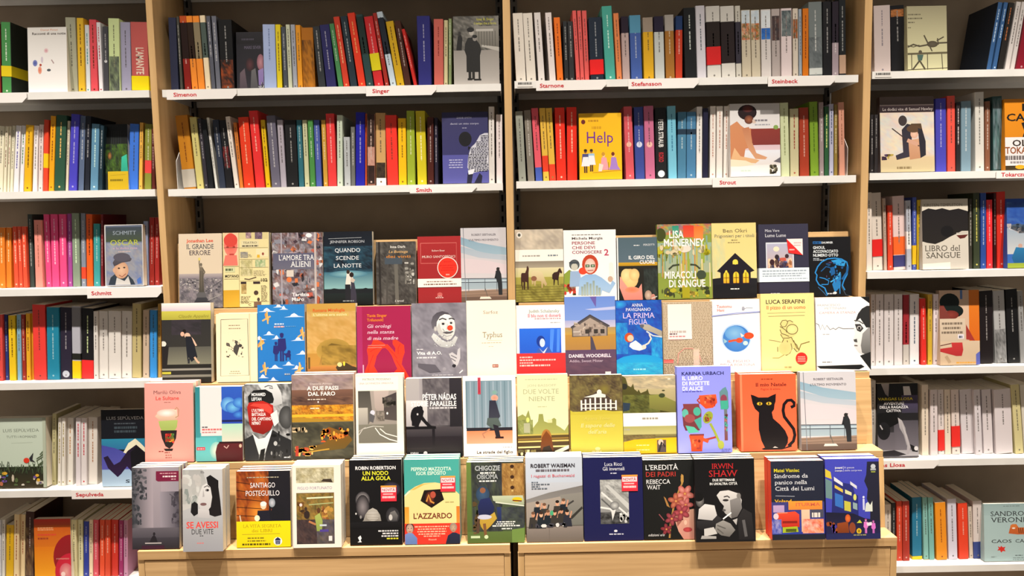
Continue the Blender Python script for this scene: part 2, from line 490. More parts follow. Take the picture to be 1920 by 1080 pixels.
def tag(name, label, bay, sh, x0, x1, drop, text=None, tx0=0, tx1=0, z_up=0.0):
    global C
    z = ZS[bay][sh]; Y = SH_Y0 - 0.0015
    a, b_ = on_line(x0, Y, z), on_line(x1, Y, z)
    zt, zb = z - 0.001 + z_up, z - drop
    ch = 0.014
    root = thing(name, label, 'shelf tag' if text is not None else 'price strip', 'shelf tags', Matrix.Translation((a, Y, z)))
    q = MB()
    pr = [(a, zb), (b_ - ch, zb), (b_, zb + ch), (b_, zt), (a, zt)]
    w_ = hx('fbf6f2')
    q.poly([(x, Y - 0.0012, zz) for x, zz in pr], w_); q.poly([(x, Y, zz) for x, zz in reversed(pr)], w_)
    for j in range(5):
        (xa, za), (xb, zb2) = pr[j], pr[(j + 1) % 5]
        q.poly([(xa, Y - 0.0012, za), (xa, Y, za), (xb, Y, zb2), (xb, Y - 0.0012, zb2)], w_)
    o = link('plate', q.mesh('plate', M_COVER), root); o.matrix_parent_inverse = root.matrix_world.inverted()
    if text:
        C = Canvas(1.0); t(text, 0, 1, 1, 1, 'd8303c', 'b')
        ta, tb = on_line(tx0, Y, z), on_line(tx1, Y, z)
        hgt = 0.0105; zc = (zt + zb) / 2 - hgt / 2
        q = MB(); pts, fs, cols = C.ops[0]
        q.v = [(ta + u * (tb - ta), Y - 0.0014, zc + (1 - v) * hgt) for u, v in pts]; q.f = fs; q.c = [cols[0]] * sum(len(f) for f in fs)
        o = link('lettering', q.mesh('lettering', M_COVER), root); o.matrix_parent_inverse = root.matrix_world.inverted()
def strip(label, bay, sh, x0, x1):
    z = ZS[bay][sh]; Y = SH_Y0 - 0.0005
    a, b_ = on_line(x0, Y, z), on_line(x1, Y, z)
    root = thing('price_strip', label, 'price strip', None, Matrix.Translation((a, Y, z)))
    q = MB(); q.box(a, Y - 0.0004, z - 0.016, b_, Y, z - 0.001, hx('f4f0ea')); 
    o = link('slip', q.mesh('slip', M_COVER), root); o.matrix_parent_inverse = root.matrix_world.inverted()
    q = MB(); x = a + 0.002; rg = random.Random(bay * 7 + sh)
    while x < b_ - 0.003:
        wd = rg.uniform(0.0006, 0.0022); q.box(x, Y - 0.0007, z - 0.010, x + wd, Y - 0.00045, z - 0.004, hx('2a2a2a')); x += wd + rg.uniform(0.0005, 0.0016)
    o = link('barcode_print', q.mesh('barcode_print', M_COVER), root); o.matrix_parent_inverse = root.matrix_world.inverted()

tag('shelf_tag', 'white shelf tag with red lettering under the dark spines at the top shelf end', 1, 1, 312, 444, .028, 'Simenon', 325, 368)
tag('shelf_tag', 'white shelf tag with red lettering below the leaning red and yellow books', 1, 1, 686, 818, .028, 'Singer', 698, 730)
tag('shelf_tag', 'white shelf tag with red lettering below the orange book and coral trio', 2, 1, 1005, 1137, .028, 'Starnone', 1012, 1057)
tag('shelf_tag', 'white shelf tag with red lettering below the blue and mustard spines', 2, 1, 1178, 1310, .028, 'Stefansson', 1184, 1240)
tag('shelf_tag', 'white shelf tag with red lettering below the pale spines with small pictures', 2, 1, 1440, 1566, .028, 'Steinbeck', 1447, 1496)
tag('shelf_tag', 'white shelf tag with red lettering near the purple cover', 1, 2, 768, 894, .024, 'Smith', 780, 809, -.006)
tag('shelf_tag', 'white shelf tag with red lettering under the bather cover', 2, 2, 1336, 1470, .027, 'Strout', 1349, 1380)
tag('shelf_tag', 'white shelf tag with red lettering under the cover of a boy in a cap', 0, 3, 163, 303, .030, 'Schmitt', 171, 209)
tag('shelf_tag', 'white shelf tag with red lettering under the whale tail cover', 0, 5, 134, 268, .027, 'Sepulveda', 142, 194)
tag('shelf_tag', 'white shelf tag with red lettering under the striding leg cover', 3, 5, 1622, 1760, .026, 'Vargas Llosa', 1626, 1697)
tag('shelf_tag', 'white shelf tag with red lettering below the orange cover with big black letters', 3, 2, 1868, 1996, .022, 'Tokarczuk', 1877, 1930)
tag('shelf_tag', 'blank white shelf tag under the white cover with small coloured drawings', 0, 1, -70, 50, .028)
strip('small white barcode strip under the four cream spines', 2, 1, 970, 999)
strip('small white barcode strip under the wide pinkish white spine', 3, 1, 1641, 1672)
# ------------------------------------------------------------------ rows of books standing on the shelves
NAMED = [('white', 'f2efee'), ('off-white', 'dedad4'), ('cream', 'ece2c4'), ('beige', 'd2c4a2'), ('tan', 'c8a468'), ('pale grey', 'c4c4c6'), ('grey', '8e8e92'), ('dark grey', '4c4c50'),
         ('black', '161618'), ('navy', '26284c'), ('royal blue', '2430a8'), ('bright blue', '3a84e4'), ('steel blue', '5482a4'), ('pale blue', 'a4c4e4'), ('slate blue', '5c6a88'),
         ('periwinkle', '5058b4'), ('lavender', 'acaaca'), ('mauve', 'a09098'), ('purple', '8a4a94'), ('magenta', 'a02868'), ('pink', 'f0508c'), ('pale pink', 'eccccc'), ('salmon', 'ee9a86'),
         ('coral', 'e86058'), ('red', 'e83430'), ('dark red', '8c2020'), ('orange', 'f07a20'), ('amber', 'f0b028'), ('yellow', 'f4d01c'), ('mustard', 'd0a020'), ('brown', '7c4c30'),
         ('dark brown', '3e2018'), ('olive', '9a9c34'), ('bright green', '7aa830'), ('green', '48904c'), ('dark green', '2c5038'), ('pale green', 'cad4b0'), ('teal', '3c9ca0'), ('dark teal', '26505a'), ('sage', '98a08c')]
NRGB = [(nm, tuple(int(h[i:i + 2], 16) for i in (0, 2, 4))) for nm, h in NAMED]
def cname(h):
    c = tuple(int(h[i:i + 2], 16) for i in (0, 2, 4))
    return min(NRGB, key=lambda q: sum((q[1][i] - c[i]) ** 2 * (2, 4, 3)[i] for i in range(3)))[0]
ORD = 'first second third fourth fifth sixth seventh eighth ninth tenth eleventh twelfth'.split()
NUM = 'zero one two three four five six seven eight nine ten eleven twelve'.split()
BAYN = ['left bay', 'second bay', 'third bay', 'right bay']
SHN = [None, 'top shelf', 'second shelf', 'third shelf', 'fourth shelf', 'fifth shelf', 'bottom shelf']

def art(nm): return ('an ' if nm[0] in 'aeiou' else 'a ') + nm
def mixh(a, b_, f):
    ca, cb = [[int(h[i:i + 2], 16) for i in (0, 2, 4)] for h in (a, b_)]
    return ''.join('%02x' % round(ca[i] + (cb[i] - ca[i]) * f) for i in range(3))
def matrix_upright(px, Yf, z, lean, T, side):
    return Matrix.Translation((px, Yf, z)) @ Matrix.Rotation(lean, 4, 'Y') @ Matrix.Translation((T / 2 if side < 0 else -T / 2, 0, 0))

def row(bay, sh, data, seed):
    rg = random.Random(seed)
    z = ZS[bay][sh] + 0.0004
    items = []
    for ln in data.strip().split('\n'):
        f = ln.split()
        items.append(dict(x0=float(f[0]), x1=float(f[1]), top=float(f[2]), dx=float(f[3]), col=f[4], feats=[s.split(':') for s in f[5:]]))
    place = f"{BAYN[bay]}'s {SHN[sh]}"
    # ---- words
    for it in items:
        wpx = it['x1'] - it['x0']
        size = 'slim' if wpx < 10.5 else 'thick' if wpx > 19.5 else ''
        ft = ''
        for f in it['feats']:
            if f[0] in 'FB' and not ft: ft = f"with {cname(f[3])} band"
            if f[0] == 'Q' and not ft: ft = 'with small picture'
            if f[0] == 'W': ft = ' '.join(f[1].split('_'))
        it['d'] = ' '.join(x for x in (size, cname(it['col']), 'book', ft) if x)
    for i, it in enumerate(items):
        it['prev'] = cname(items[i - 1]['col']) if i and it['x0'] - items[i - 1]['x1'] < 15 else None
        it['next'] = cname(items[i + 1]['col']) if i + 1 < len(items) and items[i + 1]['x0'] - it['x1'] < 15 else None
    key = lambda j: (j['d'], j['prev'], j['next'])
    for i, it in enumerate(items):
        same = [j for j in items if j['d'] == it['d']]
        alike = [j for j in items if key(j) == key(it)]
        pv, nx_ = it['prev'], it['next']
        lab = ''
        if len(alike) == 1:
            if pv and nx_: lab = f"{it['d']} between {pv} and {nx_} ones, {place}"
            else:
                o_ = pv or nx_
                lab = f"{it['d']} beside {art(o_)} one, {place}" if o_ else f"{it['d']} standing apart, {place}"
            if len(lab.split()) > 16 and len(same) == 1: lab = f"{it['d']}, {place}, beside {art(pv or nx_)} one"
        if not lab or len(lab.split()) > 16:
            ki = [a is it for a in same].index(True)
            lab = f"{ORD[ki]} from left of {NUM[len(same)]} {it['d'].replace('book', 'books', 1)}, {place}"
        it['label'] = lab
    for it in items:
        twins = [j for j in items if j['label'] == it['label']]
        if len(twins) > 1:
            same = [j for j in items if j['d'] == it['d']]
            for j in twins:
                ki = [a is j for a in same].index(True)
                j['label'] = f"{ORD[ki]} from left of {NUM[len(same)]} {j['d'].replace('book', 'books', 1)}, {place}"
    # ---- places
    pr = None
    for it in items:
        Y = (0.055 if (bay, sh) == (0, 3) else 0.046) + rg.uniform(-0.003, 0.007)
        X0, X1 = on_line(it['x0'], Y, z), on_line(it['x1'], Y, z)
        tp = P(it['x0'] + it['dx'], it['top'], Y)
        lean = math.atan2(tp.x - X0, tp.z - z)
        if abs(lean) < 0.012: lean = 0.0
        Hh = (tp.z - z) / math.cos(lean)
        if pr:
            for _ in range(3):
                zz = min(pr[2], z + Hh * math.cos(lean)) - z
                need = max(pr[0] - X0, pr[0] + pr[1] * zz - (X0 + math.tan(lean) * zz)) + 0.0004
                if need > 0:
                    if need > 0.45 * (X1 - X0) : lean += 0.3 * (pr[1] - math.tan(lean))
                    else: X0 += need; break
            zz = min(pr[2], z + Hh * math.cos(lean)) - z
            need = max(pr[0] - X0, pr[0] + pr[1] * zz - (X0 + math.tan(lean) * zz)) + 0.0004
            if any(f[0] == 'F' for f in it['feats']) or pr[3]: need += 0.0012
            X0 += max(0.0, need)
        sl = math.tan(lean)
        T = max(0.004, (X1 - X0) * math.cos(lean) - 0.0008)
        side = -1 if lean <= 0 else 1
        px = X0 if side < 0 else X1 - 0.0008
        # right edge line of this book for the next one
        xr = X0 + T / math.cos(lean) if side < 0 else px + 0.0
        pr = (xr, sl, z + Hh * math.cos(lean), any(f[0] == 'F' for f in it['feats']))
        Wd = rg.uniform(0.125, 0.145)
        zb = z
        yb = pix((X0, Y, z))[1]
        def vf(y): return min(1.0, max(0.0, (y - it['top']) / (yb - it['top'])))
        strips, bands, base = [], [], it['col']
        lum = sum(hx(it['col']))
        tc = mixh(it['col'], 'f4f0ea' if lum < 0.75 else '3a3430', 0.55)
        title = True
        for f in it['feats']:
            if f[0] == 'B': strips.append((vf(float(f[1])), vf(float(f[2])), f[3]))
            if f[0] == 'F': bands.append((vf(float(f[1])), vf(float(f[2])), f[3], None))
            if f[0] == 'K': tc = f[1]
            if f[0] == 'N': title = False
            if f[0] == 'C': base = f[1]
        sd = rg.randint(0, 9999)
        def spine(it=it, vf=vf, tc=tc, title=title, sd=sd, T=T, base=base):
            if base != it['col']: bg(it['col'])
            for f in it['feats']:
                if f[0] == 'Q': n(0, vf(float(f[1])), 1, vf(float(f[2])), 3, 5, f[3].split(','), sd)
                if f[0] == 'S': tv(f[1].replace('_', ' '), vf(float(f[2])), vf(float(f[3])), 0.28, 0.46, f[4], 'b'); 
                if f[0] == 'O': e(.5, vf(float(f[1])), .34, .34 / C.a, f[2])
            if title and T > 0.005:
                rr2 = random.Random(sd); wd = min(0.36, 0.0034 / T)
                a = rr2.uniform(.06, .12); m_ = rr2.uniform(.24, .36)
                kv(a, m_, .5, wd, tc, sd); kv(m_ + .04, rr2.uniform(.52, .72), .5, wd * 1.15, tc, sd + 1)
            if T > 0.009 and title and sd % 5 < 3: e(.5, .945, min(.3, .003 / T), min(.3, .003 / T) / C.a, tc)
        book(it['label'], Wd, T, Hh, matrix_upright(px, Y, zb, lean, T, side), base, None, spine, strips, f"books on the {place}", bands)

row(0, 1, """
-8 2.5 45 -2 8a2a20
3 23 42 -3 4f9a55 C:303830 F:124:144:f5d81c K:dff0d8
128 147 33 -6 b5b49a
147.5 160 34 -4 f2c230 K:7a5010
161 170 47 -3 e8eef0 K:58a0a0
170.5 184 37 -4 f05560 K:70301c
184.5 194 42 -6 f4f0f4 K:c04858
195 205 50 -3 4a4a50 O:115:f4f4f4
205.5 226 35 -3 d8e8a8 Q:106:172:4a5048,6a7068,3a4038,90a078
228 247 42 -3 a8a5c0
248 280 42 -4 c8605c S:L'AMANTE:90:140:f0dcc8 F:143:170:f8e010 N
""", 11)
row(0, 2, """
-6 5.5 237 4 f3ecd0 
6 11.5 237 4 f3ecd0 K:7a4030
12 17.5 237 4 f3ecd0 K:a04050
18 24 236 5 f3ecd0 
25 34.5 236 5 f2f0f4 K:5a50a0
35 44 236 5 f2f0f4 K:508050
44.5 58 235 4 f0b820 K:7a4a10
59.5 69.5 236 3 f8f0f0
70 80 234 2 f0dcd8
80.5 90 225 2 ee4a2e B:288:315:f8cc18 N
91 101 218 4 f0a818 K:905010
101.5 121 217 4 2e5540 K:f0c070
122 128 227 4 e8dcc0
128.5 144 215 5 4a44c0
144.5 158 218 4 5a6a88 C:20242c
158.5 168 218 3 1e222e
169 184 233 3 5f8fae K:c8e8e0
185 192 236 3 1c3440
241.5 259 233 2 3f78e0
260 267 230 2 f0b850
271 284 233 1 8a9038 B:301:325:ee4848
284.5 291 242 -1 5a2018
""", 12)
row(0, 3, """
-2 10.5 427 -2 f58a2c K:fbd8a0 
11 22 427 -1 f58a2c K:fbd8a0
27 35.5 425 -4 f55a3c K:fbc8b0
36 43.5 425 -4 f55a3c K:fbc8b0
44 52 425 -4 f55a3c K:fbc8b0
54 65 402 -5 3c4844
67 81 413 -4 f59a8c K:c07060
87 97.5 402 -6 f5508c K:fac0d8
98 112 402 -4 f5508c K:fac0d8
113 126 402 -3 f5508c K:fac0d8
127 136.5 401 -2 a84a9a
137 151 400 -3 8a9a84 K:d8f0c8
153 162 400 -2 8890a0 B:501:523:ee4a2c
163 175 402 -2 f2621c K:702808
176 188.5 420 -1 3fa0a0
189 194 402 0 7a2028
270.5 279 415 -2 a8b8e0
280 289.5 408 0 b03028
290 299 408 0 a82c28
""", 13)
row(0, 4, """
-4 6 590 -2 e8504a
8 17 590 -3 2c3a80
18 31 592 -3 f5cc20 K:806010
33 41 590 -2 8ab8d0
42 49.5 590 -3 a03020
50 58 588 -2 f0b028 K:805010
59.5 63.5 588 -2 f0a828 K:805010
64 88 572 -4 f5433c
89 112 577 -2 2088a8
113 135 577 -1 2a2438 O:702:c8ccd8
136 152 575 -2 b8b8c4 B:577:613:86868c B:663:675:20201c B:677:710:f5d010 N
152.5 175.5 579 0 18161a B:676:713:f53030 K:c8d8a0
176 184.5 584 -1 e8e2dc
185 203.5 584 -1 e8e2dc
204 227.5 584 -1 e8e2dc
228 247.5 584 0 e8e2dc
248 265 570 0 c8b880
268 280 582 0 d0b8a0
281 294.5 582 0 3a98e8
295 302 570 0 c8a050
""", 14)
row(0, 5, """
97 105 776 1 c8c090
108 114.5 784 1 ece6dc K:a09050
115 122 784 1 ece6dc K:a09050
125 137 784 1 ece6dc K:c09060
142 151.5 784 0 e0d8dc K:c83040
152 163 784 0 e4dcdc K:c83040
165 183 783 0 e8e0d8 K:b08060
""", 15)
row(0, 6, """
-4 3 975 0 d0d0d4
3.5 9.5 975 0 dcd8d0
11 25 985 1 e0b010
25.5 35.5 965 1 e8cfa0 K:a06040
36 47 965 1 e8cfa0 K:a06040
47.5 63.5 960 1 3a1810 Q:990:1080:3a1810,6a4430,28100a,a08050
134 144.5 975 -1 e0d8a8
145 156.5 975 -1 e0dcb0
157 166.5 978 0 2a3ca0
167 174.5 975 0 f0d8b8
175 185 975 0 d85060
187 196.5 975 0 e8502a
197 207 975 0 e04a28
208 222 975 0 d83424
223 231.5 976 0 a02868
232 240 976 0 c890b0
""", 16)
row(1, 1, """
321 335.5 33 -6 2c3048 N
336 343.5 31 -8 4a4a42
344 360 30 -11 8a1c14 B:30:42:c05020 B:43:110:24100c
360.5 372 30 -12 f59030 B:42:110:2a180c
372.5 385 30 -12 f59030 B:42:110:8a7c60
386 396 29 -12 f0dcb8 B:42:108:4c5a54
396.5 405 30 -11 5a5c68
406 415 30 -10 6a6c78
415.5 441 37 -8 121214 Q:112:165:1a1614,b05020,1c1a1c,302420
496 519.5 46 -4 a8b8e0 K:7080a8
520 530 46 -4 e8d020 K:806810
532 540.5 50 -5 4a5058
541 549 46 -5 d0d4b8
550 558.5 46 -6 a8acb8
559 568.5 47 -5 f0a028
569 592 52 -5 b87018 Q:75:165:b87018,3a2410,1c1208,c88020 N
594 611.5 50 -12 303438
613 631.5 47 -14 2a2860
633 644.5 45 -18 4a8a54
645 656.5 32 -20 d84028 K:f0b080
658 671 31 -20 24343e
673 687 25 -22 e83c20 K:f0a060
688 701 28 -21 2a4848 B:32:102:1c302c
702 720.5 32 -21 d82c30 F:101:133:e8d818
721 730.5 25 -24 a82c20
733 744 23 -27 c8d8e4 B:34:102:1c2430
745 759.5 41 -22 d8ac18 K:705010
760 772 40 -21 4a2418
776 783 55 -24 c82820
785 809.5 30 -3 2c2c78
814 832 36 -1 d0685c K:8a3028
832.5 840 38 0 d8cc9c
841 847 35 0 8a9a6a
""", 21)
row(1, 2, """
345 368.5 217 -17 d08820 F:318:352:c4bcae K:8a4a10
370 383 220 -15 d8cc80
384 391.5 222 -14 38343e
392 400.5 224 -15 14181c N
401 409 221 -18 f0eee4
412 424 225 -14 30384a
424.5 438 226 -14 1a1a1e Q:275:315:1a1a1e,a03030,1a1a1e
440 449 219 -18 f0e4d8
450 457 230 -13 e08030
458 477.5 220 -12 f04020 K:f8b090
480 496.5 208 -14 f03434 K:f8b0a0
499 508 225 -11 f0c414 K:806010
510 526.5 217 -11 6a6678
527 538 225 -8 b0a8b4
539 560 225 -6 1a1a1c
561 571 225 -6 2f6a78
572 581 225 -5 c8c8a0
582 592 225 -5 4a8c44
593 604 225 -4 4c5ca8
607 615.5 225 -4 c8983a
616 632 213 -4 e83c3c
632.5 643 216 -1 c8d4c0
646 658 257 -2 b4b8ba
658.5 666.5 238 -1 6a6a66
667 684.5 211 0 1c1ca0
685 688 213 0 e06030
689 704 214 -1 8a5a48 Q:214:275:2a1c18,4a3028,20140f Q:276:310:d0a090,b08070,c89888 Q:311:345:3a2420,241814
705 724.5 212 -2 d0a468 Q:305:335:302820,504030,201810 B:334:348:f0ece8
725 747.5 216 -3 f5382c
748 763 222 -2 f5c010 K:886010
764 779 208 -2 9cb030
783 801 208 -3 d4c420 K:f4ecb0
802 814 220 -1 4a1c14
815 822 221 -1 2a2438
917 928 200 -1 ece8e4
931 943 215 -1 f0e4e4
""", 22)
row(2, 1, """
968 987 25 -7 e4dcd0
988 1006 25 -8 e4dcd0
1010 1022.5 24 -9 e4dcd8
1031 1043 24 -9 e8dcd8
1045 1057 33 -7 f0741c K:903808
1059 1067.5 40 -4 2a2c2e
1068 1078 40 -4 303032
1081 1088.5 20 -8 e8605c
1089 1096.5 20 -7 e8605c
1097 1106 20 -6 e8605c
1108 1133 33 -5 1c2838 F:112:140:f02020
1136 1155 12 -8 4cac9c K:c8f0e0
1157 1167 25 -7 e88850
1168 1182 31 -4 c0a8a4 B:31:62:281c2c
1184 1205 29 -4 4460a8 B:29:62:5898b8
1208 1227 33 -3 e0ac20 B:33:60:a09080
1229 1247 31 -3 c8ccc8 B:31:60:241c34
1249 1266 28 -3 a8702c B:28:58:b0a8a0
1267 1280 30 -1 c83c20 B:30:56:1c3868
1285 1307 15 -4 16181a K:c8d0c8
1308 1325 11 -4 d8d4dc K:606870
1327 1353 12 -4 dcd8d0 B:41:122:241814 F:88:122:d82020 
1354 1380 12 -4 dcd8d0 B:41:119:241818
1381 1391 11 -3 d0ccc0 B:41:119:34303c
1392 1409.5 19 -3 ccc0a8 Q:20:44:c0d0dc,e0e8ec Q:44:75:687830,e06030,405028,f0d0b0 
1410 1427 19 -3 ccc0a8 Q:20:44:c0d0dc,e0e8ec Q:44:75:687830,e06030,405028,f0d0b0
1428 1447 18 -2 d8d0cc Q:20:52:d8e0e4,e8ecf0 Q:53:74:2868c0,4080d0,2058a8
1448 1464 17 -2 b4a8a4 Q:30:76:3a3438,684840,24262c
1465 1485.5 16 -1 dccccc Q:20:68:909a98,3a4448,505c60
1487 1497.5 16 -1 d0c4b4 Q:36:72:4c4428,c05c28,605838
1498 1504.5 17 -1 98a4b0
1505 1516.5 16 0 d0700c K:803808
1517 1543 4 -2 707878 Q:70:128:686e70,485052,787e80 B:128:140:c8ccc8
1544 1560 3 -1 141418
1560.5 1573 3 0 a09098 B:3:80:241c28
1574 1587 -5 -1 181c20 B:103:138:b89880
""", 31)
row(2, 2, """
973 987 209 -7 a0a498
990 1003 207 -8 8c8478
1005 1018 203 -9 f06070 B:314:340:4860b8
1019 1030.5 203 -8 f0c048 B:292:322:f04428
1031 1043 203 -8 f0c048 B:308:340:f04428
1044 1062.5 202 -4 f53420 K:fac8b0
1064 1083 201 -2 f53420 K:fac8b0
1174 1190 200 -5 d85860 O:271:f4c0a0
1192 1210 201 -4 3c4c98 O:271:d8dcf0
1211 1229 199 -4 c86c90 O:271:f4c0b0
1230 1251 202 -2 1c1c1e S:PETER_STRAUB:224:276:ecebe8 S:KOKO:286:304:c83038 O:326:f0f0f0 N
1254 1270 199 -3 78c0d8 K:4080a0
1271 1287 210 -1 4a80a0 B:242:252:24384c
1287.5 1305 210 0 4a80a8 B:242:252:24384c
1306 1317 200 0 f0ece8
1318 1328 203 0 1c1c38 N
1331 1342 199 0 f0e8e0 K:c09080
1343.5 1355 199 0 f0e8e0 K:c09080
1356.5 1367 199 0 f0e8e0 K:c09080
1465 1481 193 -3 d4dcb0 K:98a070
1482 1498.5 204 -1 ccc49c K:a04838
1500 1518 202 -2 a83c24
1520 1536 191 -3 7ca02c K:507018
1537 1545.5 192 -1 9c8c8c
1546 1554.5 200 0 2c5c38 K:d0d880
1555 1563.5 195 0 b8b8d0 K:505878
1564 1571 196 0 98803c
1572 1585 192 -2 e0a088 K:a06850
""", 32)
row(3, 1, """
1640 1671 11 -2 d0c0bc K:888088
1672 1698 11 -3 16161a Q:18:32:b06830,201810,d08850
1848 1858 5 23 3a6498 C:1c2430 K:c0d8f0
1858.5 1868 5 23 3a6498 K:c0d8f0
1869 1880 6 23 24201e K:c07040
1883 1892.5 4 23 e4dcd8
1893 1902 4 23 e4dcd8
1904 1924 8 23 8c1028
""", 41)
row(3, 2, """
1632 1639 215 0 2a2628
1639.5 1647 215 0 383436
1755 1775 185 -1 4a48b8
1777 1792 180 -1 f0584a
1793 1801 193 0 2a2426 K:d0c0c0
1802 1821 190 0 7c98a8 
1829 1846 173 -1 dcd8d0
1847 1857 190 0 8a5840
1862 1880 181 -1 2c4c4c Q:185:318:2c4c4c,6a9090,1c3030,90a0a8 N
""", 42)
row(3, 3, """
1625 1636 361 -1 e4d8cc
1637 1656 362 -4 e0d4c8 F:449:481:e02420
1656.5 1664 372 -3 c0a898
1665 1675 385 -1 e04428
1676 1698.5 368 -3 e8ccc8 B:444:478:f06828 B:479:501:3c3c70
1700 1710 376 -2 b4b8c4 B:434:467:f4f0ec
1711 1719 370 0 4858a8 B:460:496:f0c020
1719.5 1728 375 0 f5cc28 K:706010
1817 1823.5 373 0 3c3830
1824 1838 362 -1 38402c K:c8c060
1839 1849.5 362 0 2c4c98
1850.5 1862 375 -1 f03038
1863 1868.5 362 0 3c0c0c
1869 1887 360 -2 d83020
""", 43)
row(3, 4, """
1633 1641.5 552 0 dcd4d4
1642 1657 552 0 dcd4d4
1658 1676 552 0 dcd4d4
1677 1692.5 552 0 dcd4d4
1693.5 1705 552 0 c8c0b8 B:553:646:a02830
1706 1724 552 0 e8e4e4 K:3c5068
1726 1738 560 -2 e83028 
1740 1748.5 552 0 d8b038
1750 1760.5 552 0 f0e0e4
1839 1864 546 -3 1c1416
1867 1889 546 -6 b8b8b8 Q:618:682:686868,909090,484848,b0b0b0
1891 1913 543 -6 121214
1914 1924 546 -6 9c9c9c
""", 44)
row(3, 5, """
1632 1643.5 714 -1 d0ccc8
1729 1742 722 -1 ecdcc8
1745 1759 731 -1 e4d8d8
1760 1771.5 731 -2 e8dcd8 F:806:845:f03028
1772 1784 731 -2 ecdcc8
1785 1801 731 -3 e8d8d0 F:799:838:f03028
1804 1827 731 -5 e0d8dc
1828 1843 731 -5 e0d8dc
1845 1863 731 -5 e4dadc
1868 1900 731 -5 e4dadc
1902 1920 722 -9 dcd098
1921 1940 722 -9 e0d8c8
""", 45)
row(3, 6, """
1659 1671.5 946 0 dcd0c4
1672 1680 943 0 24282c
1682 1692.5 940 -1 d84428
1693 1706.5 940 -1 b03020
1711 1729 933 -1 20789c F:1043:1078:f8d010
1731 1742 933 -3 84bcb4 F:1049:1078:f0a020
1743 1753 933 -3 7cb8b0
1757 1777 943 -4 f5981c K:a05010
1779 1796 936 -3 dcd8e8
1799 1817 944 -3 f04424
1818 1825.5 950 -3 d8c8b8
1826 1843 940 -2 e4d8d4 B:1016:1078:3c4c90
""", 46)

# ------------------------------------------------------------------ books shown with the cover to the front
def cover_matrix(X, Y, Z, tilt, yaw=0.0):
    """Front cover towards the viewer: local +x -> -y, local y -> +x, leaning back by tilt about the foot of the front cover."""
    return Matrix.Translation((X, Y, Z)) @ Matrix.Rotation(yaw, 4, 'Z') @ Matrix.Rotation(-tilt, 4, 'X') @ Matrix.Rotation(-math.pi / 2, 4, 'Z')

def facing(label, Y, Z, x0, x1, top, fn, base, T=0.02, tilt=TILT, group=None, spine=None, bands=(), stickers=(), copies=0, strips=(), copy_label=None, yaw=0.0, copy_w=1.0):
    # plane of the front cover: through (Y, Z), leaning back by tilt; the book rests on the lower edge of its back
    Z = Z + 0.0006 + T * math.sin(tilt)
    nrm = Vector((0, -math.cos(tilt), math.sin(tilt)))
    def hit(px, py):
        d = ray(px, py); return CAM + d * ((Vector((0, Y, Z)) - CAM).dot(nrm) / d.dot(nrm))
    tp = hit((x0 + x1) / 2, top)
    Hh = (tp.z - Z) / math.cos(tilt)
    mid_z = Z + Hh * math.cos(tilt) * 0.5; mid_y = Y + Hh * math.sin(tilt) * 0.5
    X0, X1 = on_line(x0, mid_y, mid_z), on_line(x1, mid_y, mid_z)
    Wd = (X1 - X0) - 0.0012
    rot = Matrix.Rotation(-tilt, 4, 'X')
    off = rot @ Vector((0, T / 2 + 0.0002, 0))       # centre of the thickness lies behind the cover plane
    mw = cover_matrix(X0 + 0.0006, Y + off.y, Z + off.z, tilt, yaw)
    root = book(label, Wd, T, Hh, mw, base, fn, spine, strips, group, bands, stickers)
    for c_ in range(copies):
        cp = root.copy(); COL.objects.link(cp)
        rg = random.Random(int(x0) + c_)
        cp.matrix_world = Matrix.Translation((rg.uniform(-.0015, .0015) + 0.001 * (c_ + 1), (T + (0.0022 if bands else 0.0013)) / math.cos(tilt) * (c_ + 1), 0)) @ mw
        cp['label'] = f"{ORD[c_]} copy in the pile behind {copy_label}"
        for ch in root.children:
            if ch.name.split('.')[0] in ('cover', 'page_block', 'paper_band'):
                d = ch.copy(); COL.objects.link(d); d.parent = cp
    return root
# ------------------------------------------------------------------ printed covers, top tier of the stands
def c_statue():
    bg('dfcdb4', 'd4c2a8'); n(0, .56, 1, 1, 14, 10, ['8a8088', '6f6a72', 'a39a98', '5c5860', '4c4a50'], 1); r(0, .54, 1, .60, 'b4a8a4', '8a8088')
    l('.05 .70 .3 .62 .5 .66', .014, 'b8b0ac'); l('.6 .78 .98 .64', .02, '4c4a50'); b(.02, .60, .98, .82, 60, .012, .03, ['aaa2a0', '5a565c', '8a848a', '3e3c42', 'c0b8b4'], 3, 4)
    l('.482 .47 .47 .40 .474 .36', .022, '6a6050'); e(.474, .343, .026, .02, 'f0e288', 'd8c050'); e(.513, .425, .026, .022, '7c7264'); g('.48 .418 .5 .395 .53 .40 .545 .42', '6a6050'); g('.475 .45 .55 .45 .575 .50 .58 .56 .565 .60 .585 .79 .455 .79 .47 .6 .468 .52', '7c7060', '4a4640'); l('.55 .47 .60 .52 .565 .55', .026, '5e564a'); l('.5 .5 .49 .62 .485 .78', .01, '403c36'); l('.535 .5 .545 .62 .55 .78', .01, '403c36'); g('.43 .79 .61 .79 .63 .86 .41 .86', '5c5a5c'); g('.41 .86 .63 .86 .72 .93 .34 .93', '38383e'); l('.66 .9 .98 .82', .014, 'a09a98')
    r(.42, .93, .66, .97, 'c8c4c0'); t('Jonathan Lee', .18, .80, .115, .040, 'e4583c', 'sb'); t('IL GRANDE', .18, .81, .205, .062, '3a444e', 's'); t('ERRORE', .25, .73, .288, .062, '3a3040', 's')
